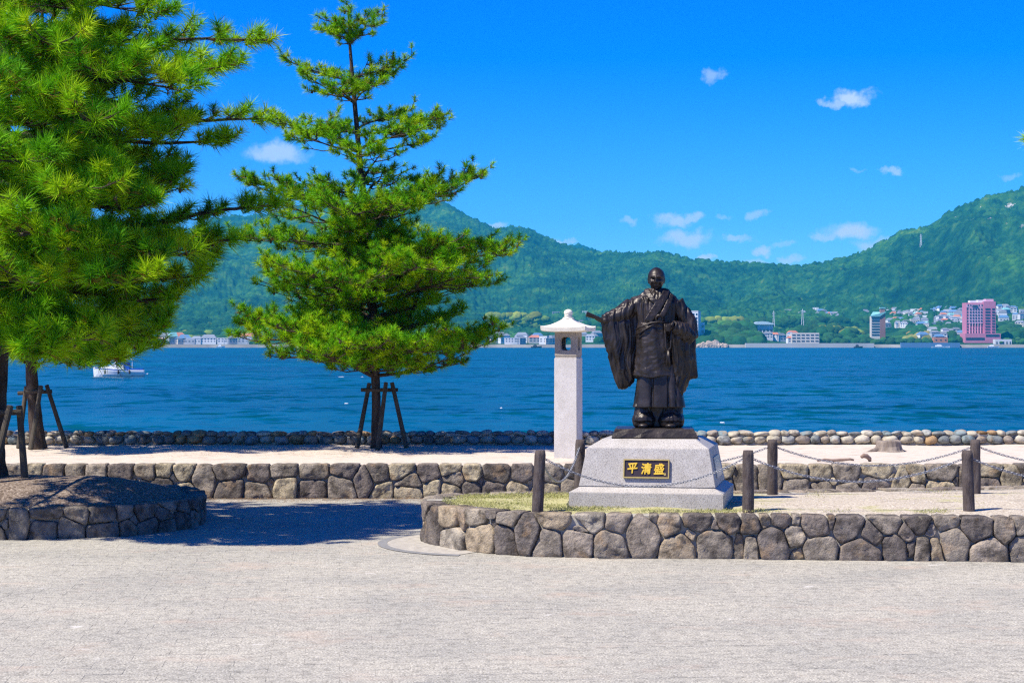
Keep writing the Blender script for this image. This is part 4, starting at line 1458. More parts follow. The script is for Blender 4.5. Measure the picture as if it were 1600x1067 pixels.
def tufts_mesh(name, tufts, per, width, parent):
    """tufts: list of (pos, axis, size, tone); each a brush of needles"""
    T = len(tufts)
    pos = np.array([t[0] for t in tufts]); ax = np.array([t[1] for t in tufts]); size = np.array([t[2] for t in tufts]); tone = np.array([t[3] for t in tufts])
    ax /= np.linalg.norm(ax, axis=1, keepdims=True)
    ref = np.where(np.abs(ax[:, 2:3]) < .9, np.array([[0, 0, 1.0]]), np.array([[1.0, 0, 0]]))
    u = np.cross(ax, ref); u /= np.linalg.norm(u, axis=1, keepdims=True); w = np.cross(ax, u)
    g = rng
    s = g.random((T, per)); phi = g.random((T, per)) * 2 * np.pi
    spread_ = np.radians(8 + 80 * np.sqrt(g.random((T, per))) * (1 - .25 * s))
    base = pos[:, None, :] + ax[:, None, :] * ((s - .75) * size[:, None] * .55)[..., None]
    rad = np.cos(phi)[..., None] * u[:, None, :] + np.sin(phi)[..., None] * w[:, None, :]
    d = np.cos(spread_)[..., None] * ax[:, None, :] + np.sin(spread_)[..., None] * rad
    ln = size[:, None] * (.50 + .16 * g.random((T, per)))
    tip = base + d * ln[..., None]
    tip[..., 2] -= .04 * ln
    side = np.cross(d, g.normal(size=d.shape)); side /= np.linalg.norm(side, axis=2, keepdims=True) + 1e-9
    wd = width * (.7 + .6 * g.random((T, per)))[..., None]
    V = np.stack([base - side * wd, base + side * wd, tip], 2).reshape(-1, 3)
    # colour: fresh green, some ochre old needles towards the shoot base
    old = (g.random((T, per)) < (.09 + .20 * (tone[:, None] < .28)) * (s < .4) * 1.6)
    fresh = np.array([.20, .54, .006]); deep = np.array([.032, .21, .006]); yel = np.array([.48, .66, .006]); brown = np.array([.26, .13, .025])
    k = np.clip(tone[:, None] + .25 * (g.random((T, per)) - .5), 0, 1)[..., None]
    c = np.where(k < .5, deep + (fresh - deep) * k * 2, fresh + (yel - fresh) * (k - .5) * 2)
    c = np.where(old[..., None], brown * (.6 + .6 * g.random((T, per)))[..., None], c)
    C = np.repeat(c[:, :, None, :], 3, 2)
    C[:, :, :2, :] *= .8
    C = C.reshape(-1, 3)
    me = np_mesh(name, V, np.arange(len(V)).reshape(-1, 3))
    a = me.attributes.new('tone', 'FLOAT_COLOR', 'POINT')
    a.data.foreach_set('color', np.concatenate([C, np.ones((len(C), 1))], 1).astype(np.float32).ravel())
    return obj_from_mesh(name, me, M['needles'], parent)


def pine(name, base, trunk_pts, trunk_r, limbs, label, tuft=.17, per=46, width=.0042, dense=1.0, seed=1, group=None, twig_len=.62, clump=2.6):
    """trunk_pts relative to base; limbs: (start height, tip (x, y, z) relative to base, fullness)"""
    rnd = random.Random(seed)
    root = empty(name, base, label=label, cat='tree', group=group)
    tp = [Vector(p) for p in trunk_pts]
    tm = MB(); rings = []; n = 18
    dense_pts = []
    for i in range(len(tp) - 1):
        for k in range(8): dense_pts.append((tp[i].lerp(tp[i + 1], k / 8), trunk_r[i] + (trunk_r[i + 1] - trunk_r[i]) * k / 8))
    dense_pts.append((tp[-1], trunk_r[-1]))
    for p, r in dense_pts:
        ring = []
        for k in range(n):
            a = 2 * math.pi * k / n
            e = 1 + .12 * mnoise.noise(Vector((math.cos(a) * 2, math.sin(a) * 2, p.z * 3 + seed))) + .09 * mnoise.noise(Vector((math.cos(a) * 6, math.sin(a) * 6, p.z * 8)))
            if p.z < .25: e += (.25 - p.z) * .9 * (.6 + .4 * math.cos(a * 4 + seed))
            ring.append((p.x + r * e * math.cos(a), p.y + r * e * math.sin(a), p.z))
        rings.append(ring)
    tm.loft(rings); tm.build('trunk', M['bark'], root, smooth=True)

    def trunk_at(z):
        for i in range(len(tp) - 1):
            if tp[i].z <= z <= tp[i + 1].z:
                f = (z - tp[i].z) / (tp[i + 1].z - tp[i].z); return tp[i].lerp(tp[i + 1], f), trunk_r[i] + (trunk_r[i + 1] - trunk_r[i]) * f
        return tp[-1].copy(), trunk_r[-1]
    tufts = []
    Z = Vector((0, 0, 1))
    for (z0, tip, full) in limbs:
        p0, r0 = trunk_at(z0); tip = Vector(tip); Lb = (tip - p0).length
        mid = p0.lerp(tip, .5); mid.z += .05 * Lb * rnd.uniform(-1, 1)
        mid += Vector((rnd.uniform(-.05, .05), rnd.uniform(-.05, .05), 0)) * Lb
        N = 12; main = []
        for i in range(N + 1):
            t = i / N; q = p0.lerp(mid, t).lerp(mid.lerp(tip, t), t)
            q += Vector((mnoise.noise(q * 1.7 + Vector((seed, 0, 0))), mnoise.noise(q * 1.7 + Vector((0, seed, 0))), mnoise.noise(q * 1.7))) * .09 * min(1, t * 3) * (1 - .6 * t)
            main.append(q)
        lm = MB(); rb_ = min(r0 * .55, .018 + .016 * Lb)
        lm.tube(main, [rb_ * (1 - .82 * i / N) for i in range(N + 1)], 6)
        t = .22 if Lb > .9 else .1
        side = rnd.choice((-1, 1))
        while t < 1.0:
            i = min(int(t * N), N - 1); q = main[i].lerp(main[i + 1], t * N - i)
            dr = (main[min(i + 2, N)] - main[max(i - 1, 0)]).normalized()
            flat = Vector((dr.x, dr.y, 0))
            if flat.length < .2: flat = Vector((rnd.uniform(-1, 1), rnd.uniform(-1, 1), 0))
            flat.normalize(); lat = Vector((-flat.y, flat.x, 0))
            l2 = twig_len * (.45 + .75 * math.sin(math.pi * min(1, t * .78 + .12))) * rnd.uniform(.75, 1.15) * min(1.15, .35 + Lb * .42) * full
            for sd in ((side, -side) if rnd.random() < .5 else (side,)):
                ang = rnd.uniform(.55, 1.05)
                d2 = (flat * math.cos(ang) + lat * math.sin(ang) * sd + Z * rnd.uniform(-.06, .45)).normalized()
                e = q + d2 * l2; mm = q.lerp(e, .5) - Z * .05 * l2
                pts2 = [q, mm, e + Z * .06 * l2]
                lm.tube(pts2, [.011, .008, .005], 4, cap=False)
                s = .18; tw = rnd.choice((.22, .38, .5, .6, .75))
                while s <= 1.0:
                    b = (q.lerp(mm, s * 2) if s < .5 else mm.lerp(pts2[2], s * 2 - 1))
                    for sd3 in (-1, 1):
                        if rnd.random() < .85 * dense:
                            a3 = rnd.uniform(.3, 1.2)
                            l3 = Vector((-d2.y, d2.x, 0)) * sd3
                            d3 = (d2 * math.cos(a3) + l3 * math.sin(a3) + Z * rnd.uniform(.15, 1.0)).normalized()
                            e3 = b + d3 * rnd.uniform(.05, .24)
                            if mnoise.noise((base + e3) * clump) < -.06 and rnd.random() < .85: continue
                            lm.tube([b, e3], [.005, .003], 3, cap=False)
                            tone = min(1, max(0, rnd.gauss(tw, .20)))
                            tufts.append((e3, (d3 * .7 + Z * rnd.uniform(.2, .9)).normalized(), tuft * rnd.uniform(.75, 1.2), tone))
                    s += rnd.uniform(.17, .26) / max(.5, l2 / .5)
                tufts.append((pts2[2], (d2 + Z * .5).normalized(), tuft * rnd.uniform(.9, 1.25), min(1, max(0, rnd.gauss(.65, .2)))))
            side = -side
            t += rnd.uniform(.10, .17) / max(.6, Lb) / max(.6, full)
        tufts.append((main[-1], ((main[-1] - main[-2]).normalized() + Z * .5).normalized(), tuft * 1.25, .7))
        lm.build('limb', M['twig'] if Lb < .8 else M['bark'], root, fix=False)
    tufts.append((tp[-1] + Z * .05, Z, tuft * 1.2, .7))
    c = tufts_mesh('crown', [(tuple(a), tuple(b), s_, t_) for a, b, s_, t_ in tufts], per, width, root)
    c['kind'] = 'stuff'
    # cones sitting among the shoots
    cm = MB()
    for _ in range(len(tufts) // 22):
        a = rnd.choice(tufts); p = a[0] - a[1] * a[2] * .35
        cm.ell(tuple(p), (.022, .022, .032), 6, 4)
    co = cm.build('cones', M['cone'], root, smooth=True, fix=False); co['kind'] = 'stuff'
    print(name, 'tufts', len(tufts))
    return root


M['cone'] = simple('pine_cone', [(.06, .04, .028), (.13, .09, .06)], 30, .9, .5, 60)

# the middle pine, tier by tier (photo x, y of each limb tip; depth offset from the trunk)
MD = 28.7
mbase = P(588, 700, MD)
mbase.z = TERRACE_Z - .01


def rel(base, x, y, d):
    return tuple(P(x, y, d) - base)


def zrel(base, y, d):
    return P(0, y, d).z - base.z


def M_(x, y, dy): return rel(mbase, x, y, MD + dy)


mtrunk = [M_(588, 700, 0), M_(588, 640, 0), M_(586, 560, 0), M_(580, 420, 0), M_(570, 320, 0), M_(563, 260, 0), M_(553, 150, 0), M_(546, 62, 0), M_(544, 20, 0)]
mr = [.095, .072, .066, .060, .053, .046, .035, .022, .012]
mlimbs = []


def tier(y0, tips, full=1.0):
    for x, y, dy in tips: mlimbs.append((zrel(mbase, min(y0 + 12, y + random.uniform(18, 60)), MD), M_(x, y, dy), full))


tier(58, [(505, 22, .1), (585, 18, 0), (570, 38, -.35), (520, 50, .35), (500, 44, -.2), (545, 14, -.1)], .62)
tier(150, [(450, 95, .1), (635, 92, -.1), (480, 118, -.4), (610, 110, .5), (530, 140, -.75), (590, 130, -.55), (520, 108, .6), (575, 88, .1)], .66)
tier(268, [(438, 190, .2), (684, 190, .1), (640, 205, -.8), (480, 215, -.9), (560, 235, -1.2), (620, 178, 1.0), (500, 190, 1.1), (655, 225, -.3), (515, 205, -.3), (600, 232, -.8)], .78)
tier(370, [(402, 285, .2), (740, 275, .3), (690, 300, -.9), (450, 320, -1.2), (540, 330, -1.6), (620, 318, -1.5), (600, 265, 1.3), (490, 290, .9), (660, 290, .9), (520, 285, -.6)], .95)
tier(450, [(400, 372, .3), (785, 392, -.2), (735, 395, .6), (470, 385, 1.4), (650, 380, 1.5), (700, 380, -1.3), (560, 390, 1.6)], .95)
tier(490, [(420, 430, -.8), (480, 425, -1.6), (570, 440, -1.9), (660, 420, -1.7), (720, 430, -1.1), (740, 440, .6), (450, 450, .9), (600, 420, 1.7)], 1.05)
tier(545, [(392, 505, -.3), (415, 530, -1.2), (760, 520, .2), (730, 545, -.7), (470, 520, -1.6), (650, 545, -1.5), (690, 500, 1.2), (500, 500, 1.5), (600, 500, 1.8)], 1.0)
tier(575, [(560, 535, -2.1), (500, 552, -1.9), (620, 530, -1.9), (580, 558, -1.5), (440, 552, -.8), (700, 560, -.4)], .9)
rf2 = random.Random(8)
for k in range(46):
    y = rf2.uniform(330, 560); a = rf2.uniform(0, 6.28); env = (.55 + (y - 300) / 260 * 1.0) if y < 500 else 1.6
    ln = env * rf2.uniform(.45, .9)
    mlimbs.append((zrel(mbase, min(590, y + rf2.uniform(10, 50)), MD), M_(578 + ln * 97 * math.cos(a), y, ln * math.sin(a)), .9))
pine('pine_tree', mbase, mtrunk, mr, mlimbs, 'tiered pine standing alone left of the lantern with bare leader between its top tufts', tuft=.182, per=62, width=.0042, seed=3, twig_len=.62)

# the large pine in the left bed
LD = 21.2
lbase = P(-14, 745, LD); lbase.z = LEFT_H + .16
SH = -2.1


def L_(x, y, d): return rel(lbase, x, y, d)


ltrunk = [L_(-14, 748, LD), L_(-14, 700, LD), L_(-6, 560, LD), L_(0, 380, LD), L_(4, 180, LD), L_(0, -60, LD), L_(-6, -150, LD)]
lr = [.18, .155, .138, .12, .095, .05, .02]
ll = []
for y0, x, y, d, f in [(75, 398, 62, 22.9, .62), (110, 345, 105, 22.0, .7), (120, 280, 140, 21.2, .8), (-10, 222, 20, 22.3, .75), (-30, 190, -30, 23.0, .7), (50, 290, 85, 23.4, .6),
                       (215, 420, 188, 23.9, .5), (240, 345, 222, 23.0, .6), (210, 250, 215, 21.4, .85), (250, 255, 265, 23.6, .8),
                       (400, 432, 318, 23.4, .5), (420, 372, 375, 22.8, .6), (310, 250, 300, 21.7, .85), (400, 330, 400, 23.4, .6),
                       (430, 318, 432, 22.2, .65), (430, 250, 400, 20.8, .85), (440, 200, 440, 20.2, .9), (450, 262, 470, 22.6, .7),
                       (490, 228, 525, 21.8, .75), (510, 190, 560, 21.3, .7), (500, 120, 530, 20.4, .85), (520, 60, 548, 20.6, .85), (500, 205, 490, 24.0, .7),
                       (80, 160, 110, 20.8, .85), (60, 90, 70, 20.6, .85), (0, 130, 10, 21.2, .85), (-20, 60, -20, 20.8, .85), (140, 60, 150, 20.3, .9), (190, 150, 190, 20.3, .9),
                       (250, 40, 250, 20.1, .95), (290, 130, 300, 20.1, .95), (310, 195, 330, 20.8, .9), (350, 60, 360, 20.1, .95), (400, 130, 400, 20.2, .95), (440, 40, 440, 20.2, .95), (480, 10, 500, 20.5, .85),
                       (140, 220, 170, 23.9, .8), (240, 190, 300, 24.0, .8), (360, 190, 400, 24.0, .8), (40, 130, 40, 23.9, .7), (-60, 90, -90, 22.4, .7), (-90, 20, -110, 22.9, .6),
                       # limbs away from the view
                       (-20, -200, -10, 22.5, .8), (80, -300, 90, 23.4, .9), (200, -340, 220, 22.6, .9), (320, -360, 330, 23.4, .9), (460, -320, 480, 22.5, .9),
                       (320, -150, 330, 20.4, .9), (140, -150, 150, 20.7, .9), (480, -180, 510, 20.8, .9), (220, -120, 240, 24.6, .8), (400, -60, 420, 24.6, .8)]:
    ll.append((zrel(lbase, y0, LD), L_(x, y, d + SH), f))
pine('pine_tree', lbase, ltrunk, lr, ll, 'large dense pine in the shaded bed filling the left of the view', tuft=.275, per=92, width=.0046, seed=5, twig_len=.56, dense=.60, clump=1.5)

# the pine behind it, on the terrace
TD = 28.5
tbase = P(62, 703, TD); tbase.z = TERRACE_Z - .01


def T_(x, y, d): return rel(tbase, x, y, d)


ttrunk = [T_(60, 703, TD), T_(58, 680, TD), T_(52, 620, TD), T_(47, 540, TD), T_(52, 400, TD), T_(60, 250, TD), T_(66, 90, TD), T_(66, 0, TD)]
tr_r = [.145, .118, .098, .088, .075, .06, .04, .02]
tl = []
rt = random.Random(21)
for y0 in (20, 80, 140, 200, 260, 320, 380, 430, 480, 520):
    for k in range(6):
        a = rt.uniform(0, 6.28); ln = min(2.1, .5 + (y0 - 0) / 180) * rt.uniform(.7, 1.05)
        tl.append((zrel(tbase, y0, TD), T_(55 + ln * math.cos(a) * 97, y0 - 25 + rt.uniform(-20, 25), TD + ln * math.sin(a)), .9))
for x, y, dy in ((215, 545, -.5), (160, 570, -1.2), (110, 568, -1.6), (235, 500, .3), (60, 572, -1.4), (20, 560, -1)): tl.append((zrel(tbase, 530, TD), T_(x, y, TD + dy), .85))
pine('pine_tree', tbase, ttrunk, tr_r, tl, 'pine with pale scaly trunk on the terrace behind the large pine', tuft=.24, per=64, width=.0046, seed=9, dense=.8)

# a pine beyond the right edge, one bough reaching into view
rb0 = Vector((8.7, 20.4, RIGHT_H - .02))
rlm = []
rt = random.Random(4)
for k in range(26):
    a = rt.uniform(0, 6.28); z = rt.uniform(1.6, 5.3); ln = (1.9 - .25 * z) * rt.uniform(.8, 1.1)
    rlm.append((z, (ln * math.cos(a), ln * math.sin(a), z + rt.uniform(.1, .4)), .8))
tipv = P(1606, 222, 20.2) - rb0
rlm.append((3.2, tuple(tipv), .5))
pine('pine_tree', rb0, [(0, 0, 0), (0, 0, 1.5), (.05, 0, 3.5), (0, 0, 5.9)], [.15, .12, .08, .02], rlm, 'pine at the right edge with only one bough tip in view', tuft=.22, per=46, width=.005, seed=13)


# ------------------------------------------------------------------ tree stakes
def stakes(base, legs, bars, label, r=.036):
    root = empty('tree_support', base, label=label, cat='tree support', group='wooden supports propping the pines')
    for a, b in legs:
        mb = MB(); va, vb = Vector(a) - base, Vector(b) - base
        mb.tube([va, va.lerp(vb, .5), vb, vb + (vb - va).normalized() * .004], [r * 1.12, r, r * .95, r * .7], 12); mb.build('leg', M['wood_grey'], root, smooth=False)
    for a, b in bars:
        mb = MB(); va, vb = Vector(a) - base, Vector(b) - base
        mb.tube([va, vb], [r * .85, r * .85], 12); mb.build('crossbar', M['wood_grey'], root)


G = lambda x, y, d: P(x, y, d)
stakes(Vector((mbase.x, MD - .3, TERRACE_Z)), [(G(558, 699, 28.6), G(577, 599, 28.95)), (G(590, 704, 27.95), G(603, 598, 28.42)), (G(635, 699, 28.6), G(612.5, 598, 28.85))],
       [(G(564, 609, 28.90), G(622, 609, 28.90)), (G(574, 609, 28.50), G(606, 609, 28.50))], 'tripod of dark stakes propping the pine that stands alone')
stakes(Vector((tbase.x, TD - .3, TERRACE_Z)), [(G(29, 700, 28.5), G(41, 604, 28.8)), (G(48, 702, 28.0), G(64, 603, 28.35)), (G(104, 699, 28.5), G(73, 602, 28.75))],
       [(G(28, 614.5, 28.80), G(81, 611.5, 28.80)), (G(38, 612, 28.42), G(68, 611, 28.42))], 'tripod of stakes propping the terrace pine behind the shaded bed')
stakes(Vector((lbase.x, LD - .3, LEFT_H)), [(G(-10, 738, 20.7), G(16, 634, 20.9)), (G(39, 750, 21.05), G(30, 634, 21.1)), (G(-60, 745, 21.3), G(-40, 634, 21.2))],
       [(G(-50, 645, 21.0), G(34, 644, 21.0))], 'stakes propping the large pine in the shaded bed', r=.040)


# fallen needles under the pines
M['fallen'] = simple('fallen_needle', [(.20, .11, .05), (.34, .21, .11)], 9, .9, 0)


def litter_spot():
    q = random.random()
    if q < .45:
        x, y, z = random.gauss(-2.3, 1.6), random.uniform(26.5, 29.3), TERRACE_Z + .022
    elif q < .7:
        x, y, z = random.uniform(-8.5, -4), random.uniform(26.2, 29.3), TERRACE_Z + .022
    else:
        x, y, z = random.uniform(-4.2, -.6), 24.45 - abs(random.gauss(0, .35)), .004
        if inside(x, y, LEFT_BED) or inside(x, y, RIGHT_BED): return None
    return x, y, z


vs = np.zeros((9000 * 3, 3)); k = 0
while k < 9000:
    p = litter_spot()
    if p is None: continue
    a = random.uniform(0, 6.28); ln = random.uniform(.03, .07); w = .003
    dx, dy = math.cos(a), math.sin(a)
    vs[k * 3] = (p[0] - dy * w, p[1] + dx * w, p[2]); vs[k * 3 + 1] = (p[0] + dy * w, p[1] - dx * w, p[2]); vs[k * 3 + 2] = (p[0] + dx * ln, p[1] + dy * ln, p[2] + .006); k += 1
tag(obj_from_mesh('fallen_needles', np_mesh('fallen_needles', vs, np.arange(27000).reshape(-1, 3)), M['fallen']), 'brown fallen needles strewn on the terrace under the pines', 'litter', kind='stuff')


# ------------------------------------------------------------------ motor boat
def gel(name, c, rough=.3): return simple(name, [c], 5, rough, 0, spec=.5)


M['hull_white'] = gel('boat_white', (.80, .80, .80)); M['boat_blue'] = gel('boat_blue', (.02, .10, .42)); M['boat_glass'] = gel('boat_glass', (.015, .05, .08), .1); M['fender'] = gel('fender_dark', (.05, .04, .05), .6)
M['boat_teal'] = gel('boat_teal', (.10, .40, .62))
bd = 4.5 * FPX / 50
boat = empty('motor_boat', (P(188, 588, bd).x, bd, SEA_Z), R(180 + 8), label='white motor cruiser with blue stripe under way beyond the left pines', cat='boat')
ppm = FPX / bd
# bow towards local +X (photo left)
hb = MB(); rings = []
for t in np.linspace(0, 1, 16):
    x = -3.3 + 6.9 * t
    half = 1.15 * (1 - max(0, (t - .45) / .55) ** 2.2) + .02
    top = .92 + .42 * t ** 2
    rake = .0
    rings.append([(x + .5 * max(0, t - .7) * k[2], half * k[0], k[1] if k[1] < 0 else top * k[1]) for k in ((-.55, -.3, 0), (-.9, .25, .5), (-1, .7, .8), (-1, 1, 1), (1, 1, 1), (1, .7, .8), (.9, .25, .5), (.55, -.3, 0))])
hb.loft(rings); hb.build('hull', M['hull_white'], boat, smooth=False)
st = MB()
for s in (-1, 1):
    vs = []
    for t in np.linspace(.30, .96, 12):
        x = -3.3 + 6.9 * t + .5 * max(0, t - .7) * .95; half = 1.15 * (1 - max(0, (t - .45) / .55) ** 2.2) + .02; top = .92 + .42 * t ** 2
        vs += [(x, s * (half + .012), top * .86), (x, s * (half + .012), top * .98)]
    st.add(vs, [(2 * i, 2 * i + 1, 2 * i + 3, 2 * i + 2) for i in range(11)])
st.build('stripe', M['boat_blue'], boat)
cb = MB(); rings = []
for x, w, z1 in ((-.5, .95, 1.62), (.6, .95, 1.66), (1.5, .85, 1.52), (2.4, .55, 1.36), (2.7, .3, 1.28)):
    rings.append([(x, -w, .9), (x, -w * .92, z1), (x, w * .92, z1), (x, w, .9)])
cb.loft(rings); cb.build('cabin', M['hull_white'], boat)
ws = MB(); ws.loft([[(.9, -.8, 1.62), (.9, .8, 1.62), (.2, .7, 2.28), (.2, -.7, 2.28)], [(.84, -.8, 1.62), (.84, .8, 1.62), (.14, .7, 2.28), (.14, -.7, 2.28)]]); ws.build('windscreen', M['boat_glass'], boat)
fr2 = MB()
for s in (-.82, .82): fr2.tube([(1.0, s, 1.6), (.25, s, 2.3)], .06, 6)
fr2.build('windscreen_frame', M['hull_white'], boat)
cs = MB(); cs.box((-.9, 0, 1.45), (.9, 1.5, 1.1)); cs.build('cockpit', M['boat_blue'], boat, bevel=.05)
rf_ = MB(); rf_.box((-.6, 0, 2.36), (2.6, 1.9, .10)); rf_.build('hardtop', M['hull_white'], boat, bevel=.03)
ps = MB()
for x, y in ((-1.7, -.85), (-1.7, .85), (.3, -.85), (.3, .85)): ps.tube([(x, y, .95), (x, y, 2.34)], .035, 6)
ps.build('hardtop_post', M['hull_white'], boat)
aft = MB(); aft.box((-2.35, 0, 1.02), (1.7, 2.05, .22)); aft.build('aft_cover', M['boat_blue'], boat, bevel=.05)
sw = MB(); sw.box((-3.55, 0, .35), (.6, 1.8, .12)); sw.build('swim_platform', M['hull_white'], boat)
for x in (2.0, .2, -1.35):
    for s in (-1,  1):
        fd = MB(); fd.tube([(x, s * 1.22, .95), (x, s * 1.22, .82), (x, s * 1.24, .45), (x, s * 1.24, .36)], [.03, .10, .12, .05], 8); fd.build('fender', M['fender'], boat, smooth=True)
an = MB(); an.tube([(.1, 0, 2.4), (0, 0, 3.4)], .02, 5); an.build('aerial', M['hull_white'], boat)
M['foam'] = simple('foam', [(.75, .80, .82)], 5, .9, .6, 3, .1)
for i, (x, y, ln) in enumerate(((541, 631, 7), (783, 638, 5), (1128, 661, 9), (533, 589, 10), (566, 589, 5))):
    d = (H_EYE - SEA_Z) * FPX / (y - HORIZON); c = P(x, y, d); s = ln / 2 / (FPX / d)
    mb = MB(); n = 14
    ring = [(c.x + s * math.cos(2 * math.pi * k / n) * random.uniform(.7, 1.1), d + .55 * s * math.sin(2 * math.pi * k / n) * random.uniform(.6, 1.2), SEA_Z + .03) for k in range(n)]
    rings = [ring, [(c.x + (a - c.x) * .5, d + (b - d) * .5, SEA_Z + .06 * random.uniform(.6, 1.2)) for a, b, _ in ring]]
    mb.loft(rings)
    tag(mb.build('whitecap', M['foam']), ['small white fleck of foam left of the staked pine\'s trunk', 'white fleck of foam between the staked pine and the lantern', 'white fleck of foam just right of the statue\'s feet',
                                          'longer pale fleck of foam below the staked pine\'s left boughs', 'tiny fleck of foam beside the staked pine\'s trunk'][i], 'foam')

# ------------------------------------------------------------------ far shore
M['f_white'] = simple('far_white_wall', [(.62, .63, .65), (.74, .74, .74)], .05, .8, 0, objrand=.15)
M['f_grey'] = simple('far_grey', [(.34, .36, .40), (.44, .46, .50)], .05, .8, 0, objrand=.2)
M['f_roofgrey'] = simple('far_grey_roof', [(.13, .15, .19), (.22, .24, .28)], .05, .7, 0, objrand=.3)
M['f_roofred'] = simple('far_red_roof', [(.42, .14, .09), (.52, .22, .12)], .05, .8, 0)
M['f_roofblue'] = simple('far_blue_roof', [(.10, .20, .36)], .05, .6, 0)
M['f_teal'] = simple('far_teal_roof', [(.20, .46, .46)], .05, .6, 0)
M['f_pink'] = simple('hotel_pink', [(.50, .17, .25), (.56, .20, .29)], .02, .8, 0)
M['f_pinkpale'] = simple('hotel_pale_pink', [(.66, .40, .50)], .02, .8, 0)
M['f_brick'] = simple('tower_brick', [(.26, .12, .10), (.32, .16, .13)], .04, .8, 0)
M['f_win'] = simple('far_window', [(.02, .03, .06)], .02, .2, 0, spec=.6)
M['f_cream'] = simple('far_cream_wall', [(.60, .55, .48)], .02, .8, 0)
M['f_conc'] = simple('far_concrete', [(.42, .41, .39), (.56, .54, .51)], .02, .9, 0)
M['f_shore'] = simple('far_shore_stone', [(.12, .115, .11), (.30, .285, .26)], .02, .9, 0)
M['f_rock'] = simple('far_rock', [(.34, .25, .19), (.52, .41, .32)], .08, .95, .6, .4, 1.5)


def FS(x, D): return (x - 800) / FPX * D


def zpx(y, D): return H_EYE - (y - HORIZON) / FPX * D


# continuous low sea wall and quay of the far shore
sw_ = MB(); n = 260
xs = np.linspace(-880, 2480, n)
vs = []
for i, x in enumerate(xs):
    D = SHORE_D - 6 + 5 * mnoise.noise(Vector((x * .01, 0, 0)))
    top = 1.9 + .5 * mnoise.noise(Vector((x * .02, 4, 0)))
    vs += [(FS(x, D - 5), D - 5, SEA_Z - 1), (FS(x, D), D, top), (FS(x, D + 40), D + 40, top + .1)]
sw_.add(vs, [(3 * i + k, 3 * i + 3 + k, 3 * i + 4 + k, 3 * i + 1 + k) for i in range(n - 1) for k in (0, 1)])
tag(sw_.build('far_shore', M['f_shore'], fix=True), kind='structure')


def house(x, D, w, dp, h, roof, wall, rz, label, z=None, flat=False):
    mb = MB(); z0 = (float(land_z(x, D)) + 2.5 if z is None else z)
    a, b = w / 2, dp / 2
    mb.box((0, 0, h / 2 - 2), (w, dp, h + 4), mi=0)
    if flat:
        mb.box((0, 0, h + .3), (w * 1.02, dp * 1.02, .6), mi=1)
    else:
        e = 1.08; r = h + w * .24
        mb.add([(-a * e, -b * e, h), (a * e, -b * e, h), (a * e, b * e, h), (-a * e, b * e, h), (-a * .65, 0, r), (a * .65, 0, r)], [(0, 1, 5, 4), (2, 3, 4, 5), (1, 2, 5), (3, 0, 4), (3, 2, 1, 0)], 1)
    # window openings as dark recessed boxes standing 2 cm proud
    k = max(1, int(w / 4)); fl = max(1, int(h / 3))
    for f in range(fl):
        for q in range(k):
            mb.box((-a + w * (q + .5) / k, -b - .05, 1.7 + 3 * f), (w / k * .5, .12, 1.2), mi=2)
    o = mb.build('house', [wall, roof, M['f_win']], None, loc=(FS(x, D), D, z0)); o.rotation_euler = (0, 0, rz)
    return tag(o, label, 'house', 'houses of the far town')


rh = random.Random(31)
NAMES = {'f_roofgrey': 'grey', 'f_roofred': 'red', 'f_roofblue': 'blue', 'f_teal': 'green', 'f_white': 'white'}


HOUSES = {}


def town(n, x0, x1, y0, y1, where, wlo=9, whi=16):
    """houses at photo positions between y0 and y1, stood on the slope at the distance where the ground appears there"""
    Ds = np.linspace(SHORE_D + 20, 4200, 240); made = 0; tries = 0
    while made < n and tries < n * 20:
        tries += 1
        x = rh.uniform(x0, x1); y = rh.uniform(y0, y1)
        ys = HORIZON - (land_z(np.full(240, x), Ds) - H_EYE) / Ds * FPX
        ok = np.where(ys <= y)[0]
        if not len(ok): continue
        D = float(Ds[ok[0]])
        rm = rh.choices(['f_roofgrey', 'f_roofred', 'f_roofblue', 'f_teal', 'f_white'], [6, 1.1, 2, .5, 2])[0]
        HOUSES.setdefault((where, NAMES[rm]), []).append(x); n_before = len(bpy.data.objects)
        ho_ = house(x, D, rh.uniform(wlo, whi), rh.uniform(7, 10), rh.choice((5.5, 6, 6, 8.5)), M[rm], M[rh.choice(('f_white', 'f_white', 'f_grey', 'f_cream'))], rh.uniform(-.6, .6),
              f'tiny house with {NAMES[rm]} roof {where}', flat=(rm == 'f_white')); made += 1
        ho_['px'] = x; ho_['set'] = where; ho_['hue'] = NAMES[rm]


town(95, 1385, 1512, 489, 514, 'on the slope left of the pink hotel')
town(34, 1558, 1680, 486, 512, 'on the slope right of the pink hotel')
town(16, 1230, 1360, 488, 503, 'above the trees behind the cream block')
town(16, 905, 945, 503, 536, 'on the far shore between lantern and statue')
town(20, 240, 400, 538, 541, 'on the far shore between the two pines', 12, 26)
town(14, 770, 870, 535, 540, 'along the far shore left of the lantern', 10, 24)
town(8, 1190, 1240, 530, 538, 'on the quay left of the cream block', 8, 16)
town(10, 1440, 1510, 524, 536, 'by the water left of the pink hotel', 8, 16)


def ordinal(k):
    words_ = ['first', 'second', 'third', 'fourth', 'fifth', 'sixth', 'seventh', 'eighth', 'ninth', 'tenth', 'eleventh', 'twelfth']
    return words_[k - 1] if k <= 12 else f"{k}{'th' if 10 <= k % 100 <= 20 else {1: 'st', 2: 'nd', 3: 'rd'}.get(k % 10, 'th')}"


houses_ = {}
for o in [q for q in COL.objects if 'hue' in q]: houses_.setdefault((o['set'], o['hue']), []).append(o)
for (where, hue), lst in houses_.items():
    lst.sort(key=lambda q: q['px'])
    for k, o in enumerate(lst):
        o['label'] = (f'only {hue}-roofed house {where}' if len(lst) == 1 else f'{ordinal(k + 1)} {hue}-roofed house from the left {where}')
        for key in ('px', 'set', 'hue'): del o[key]


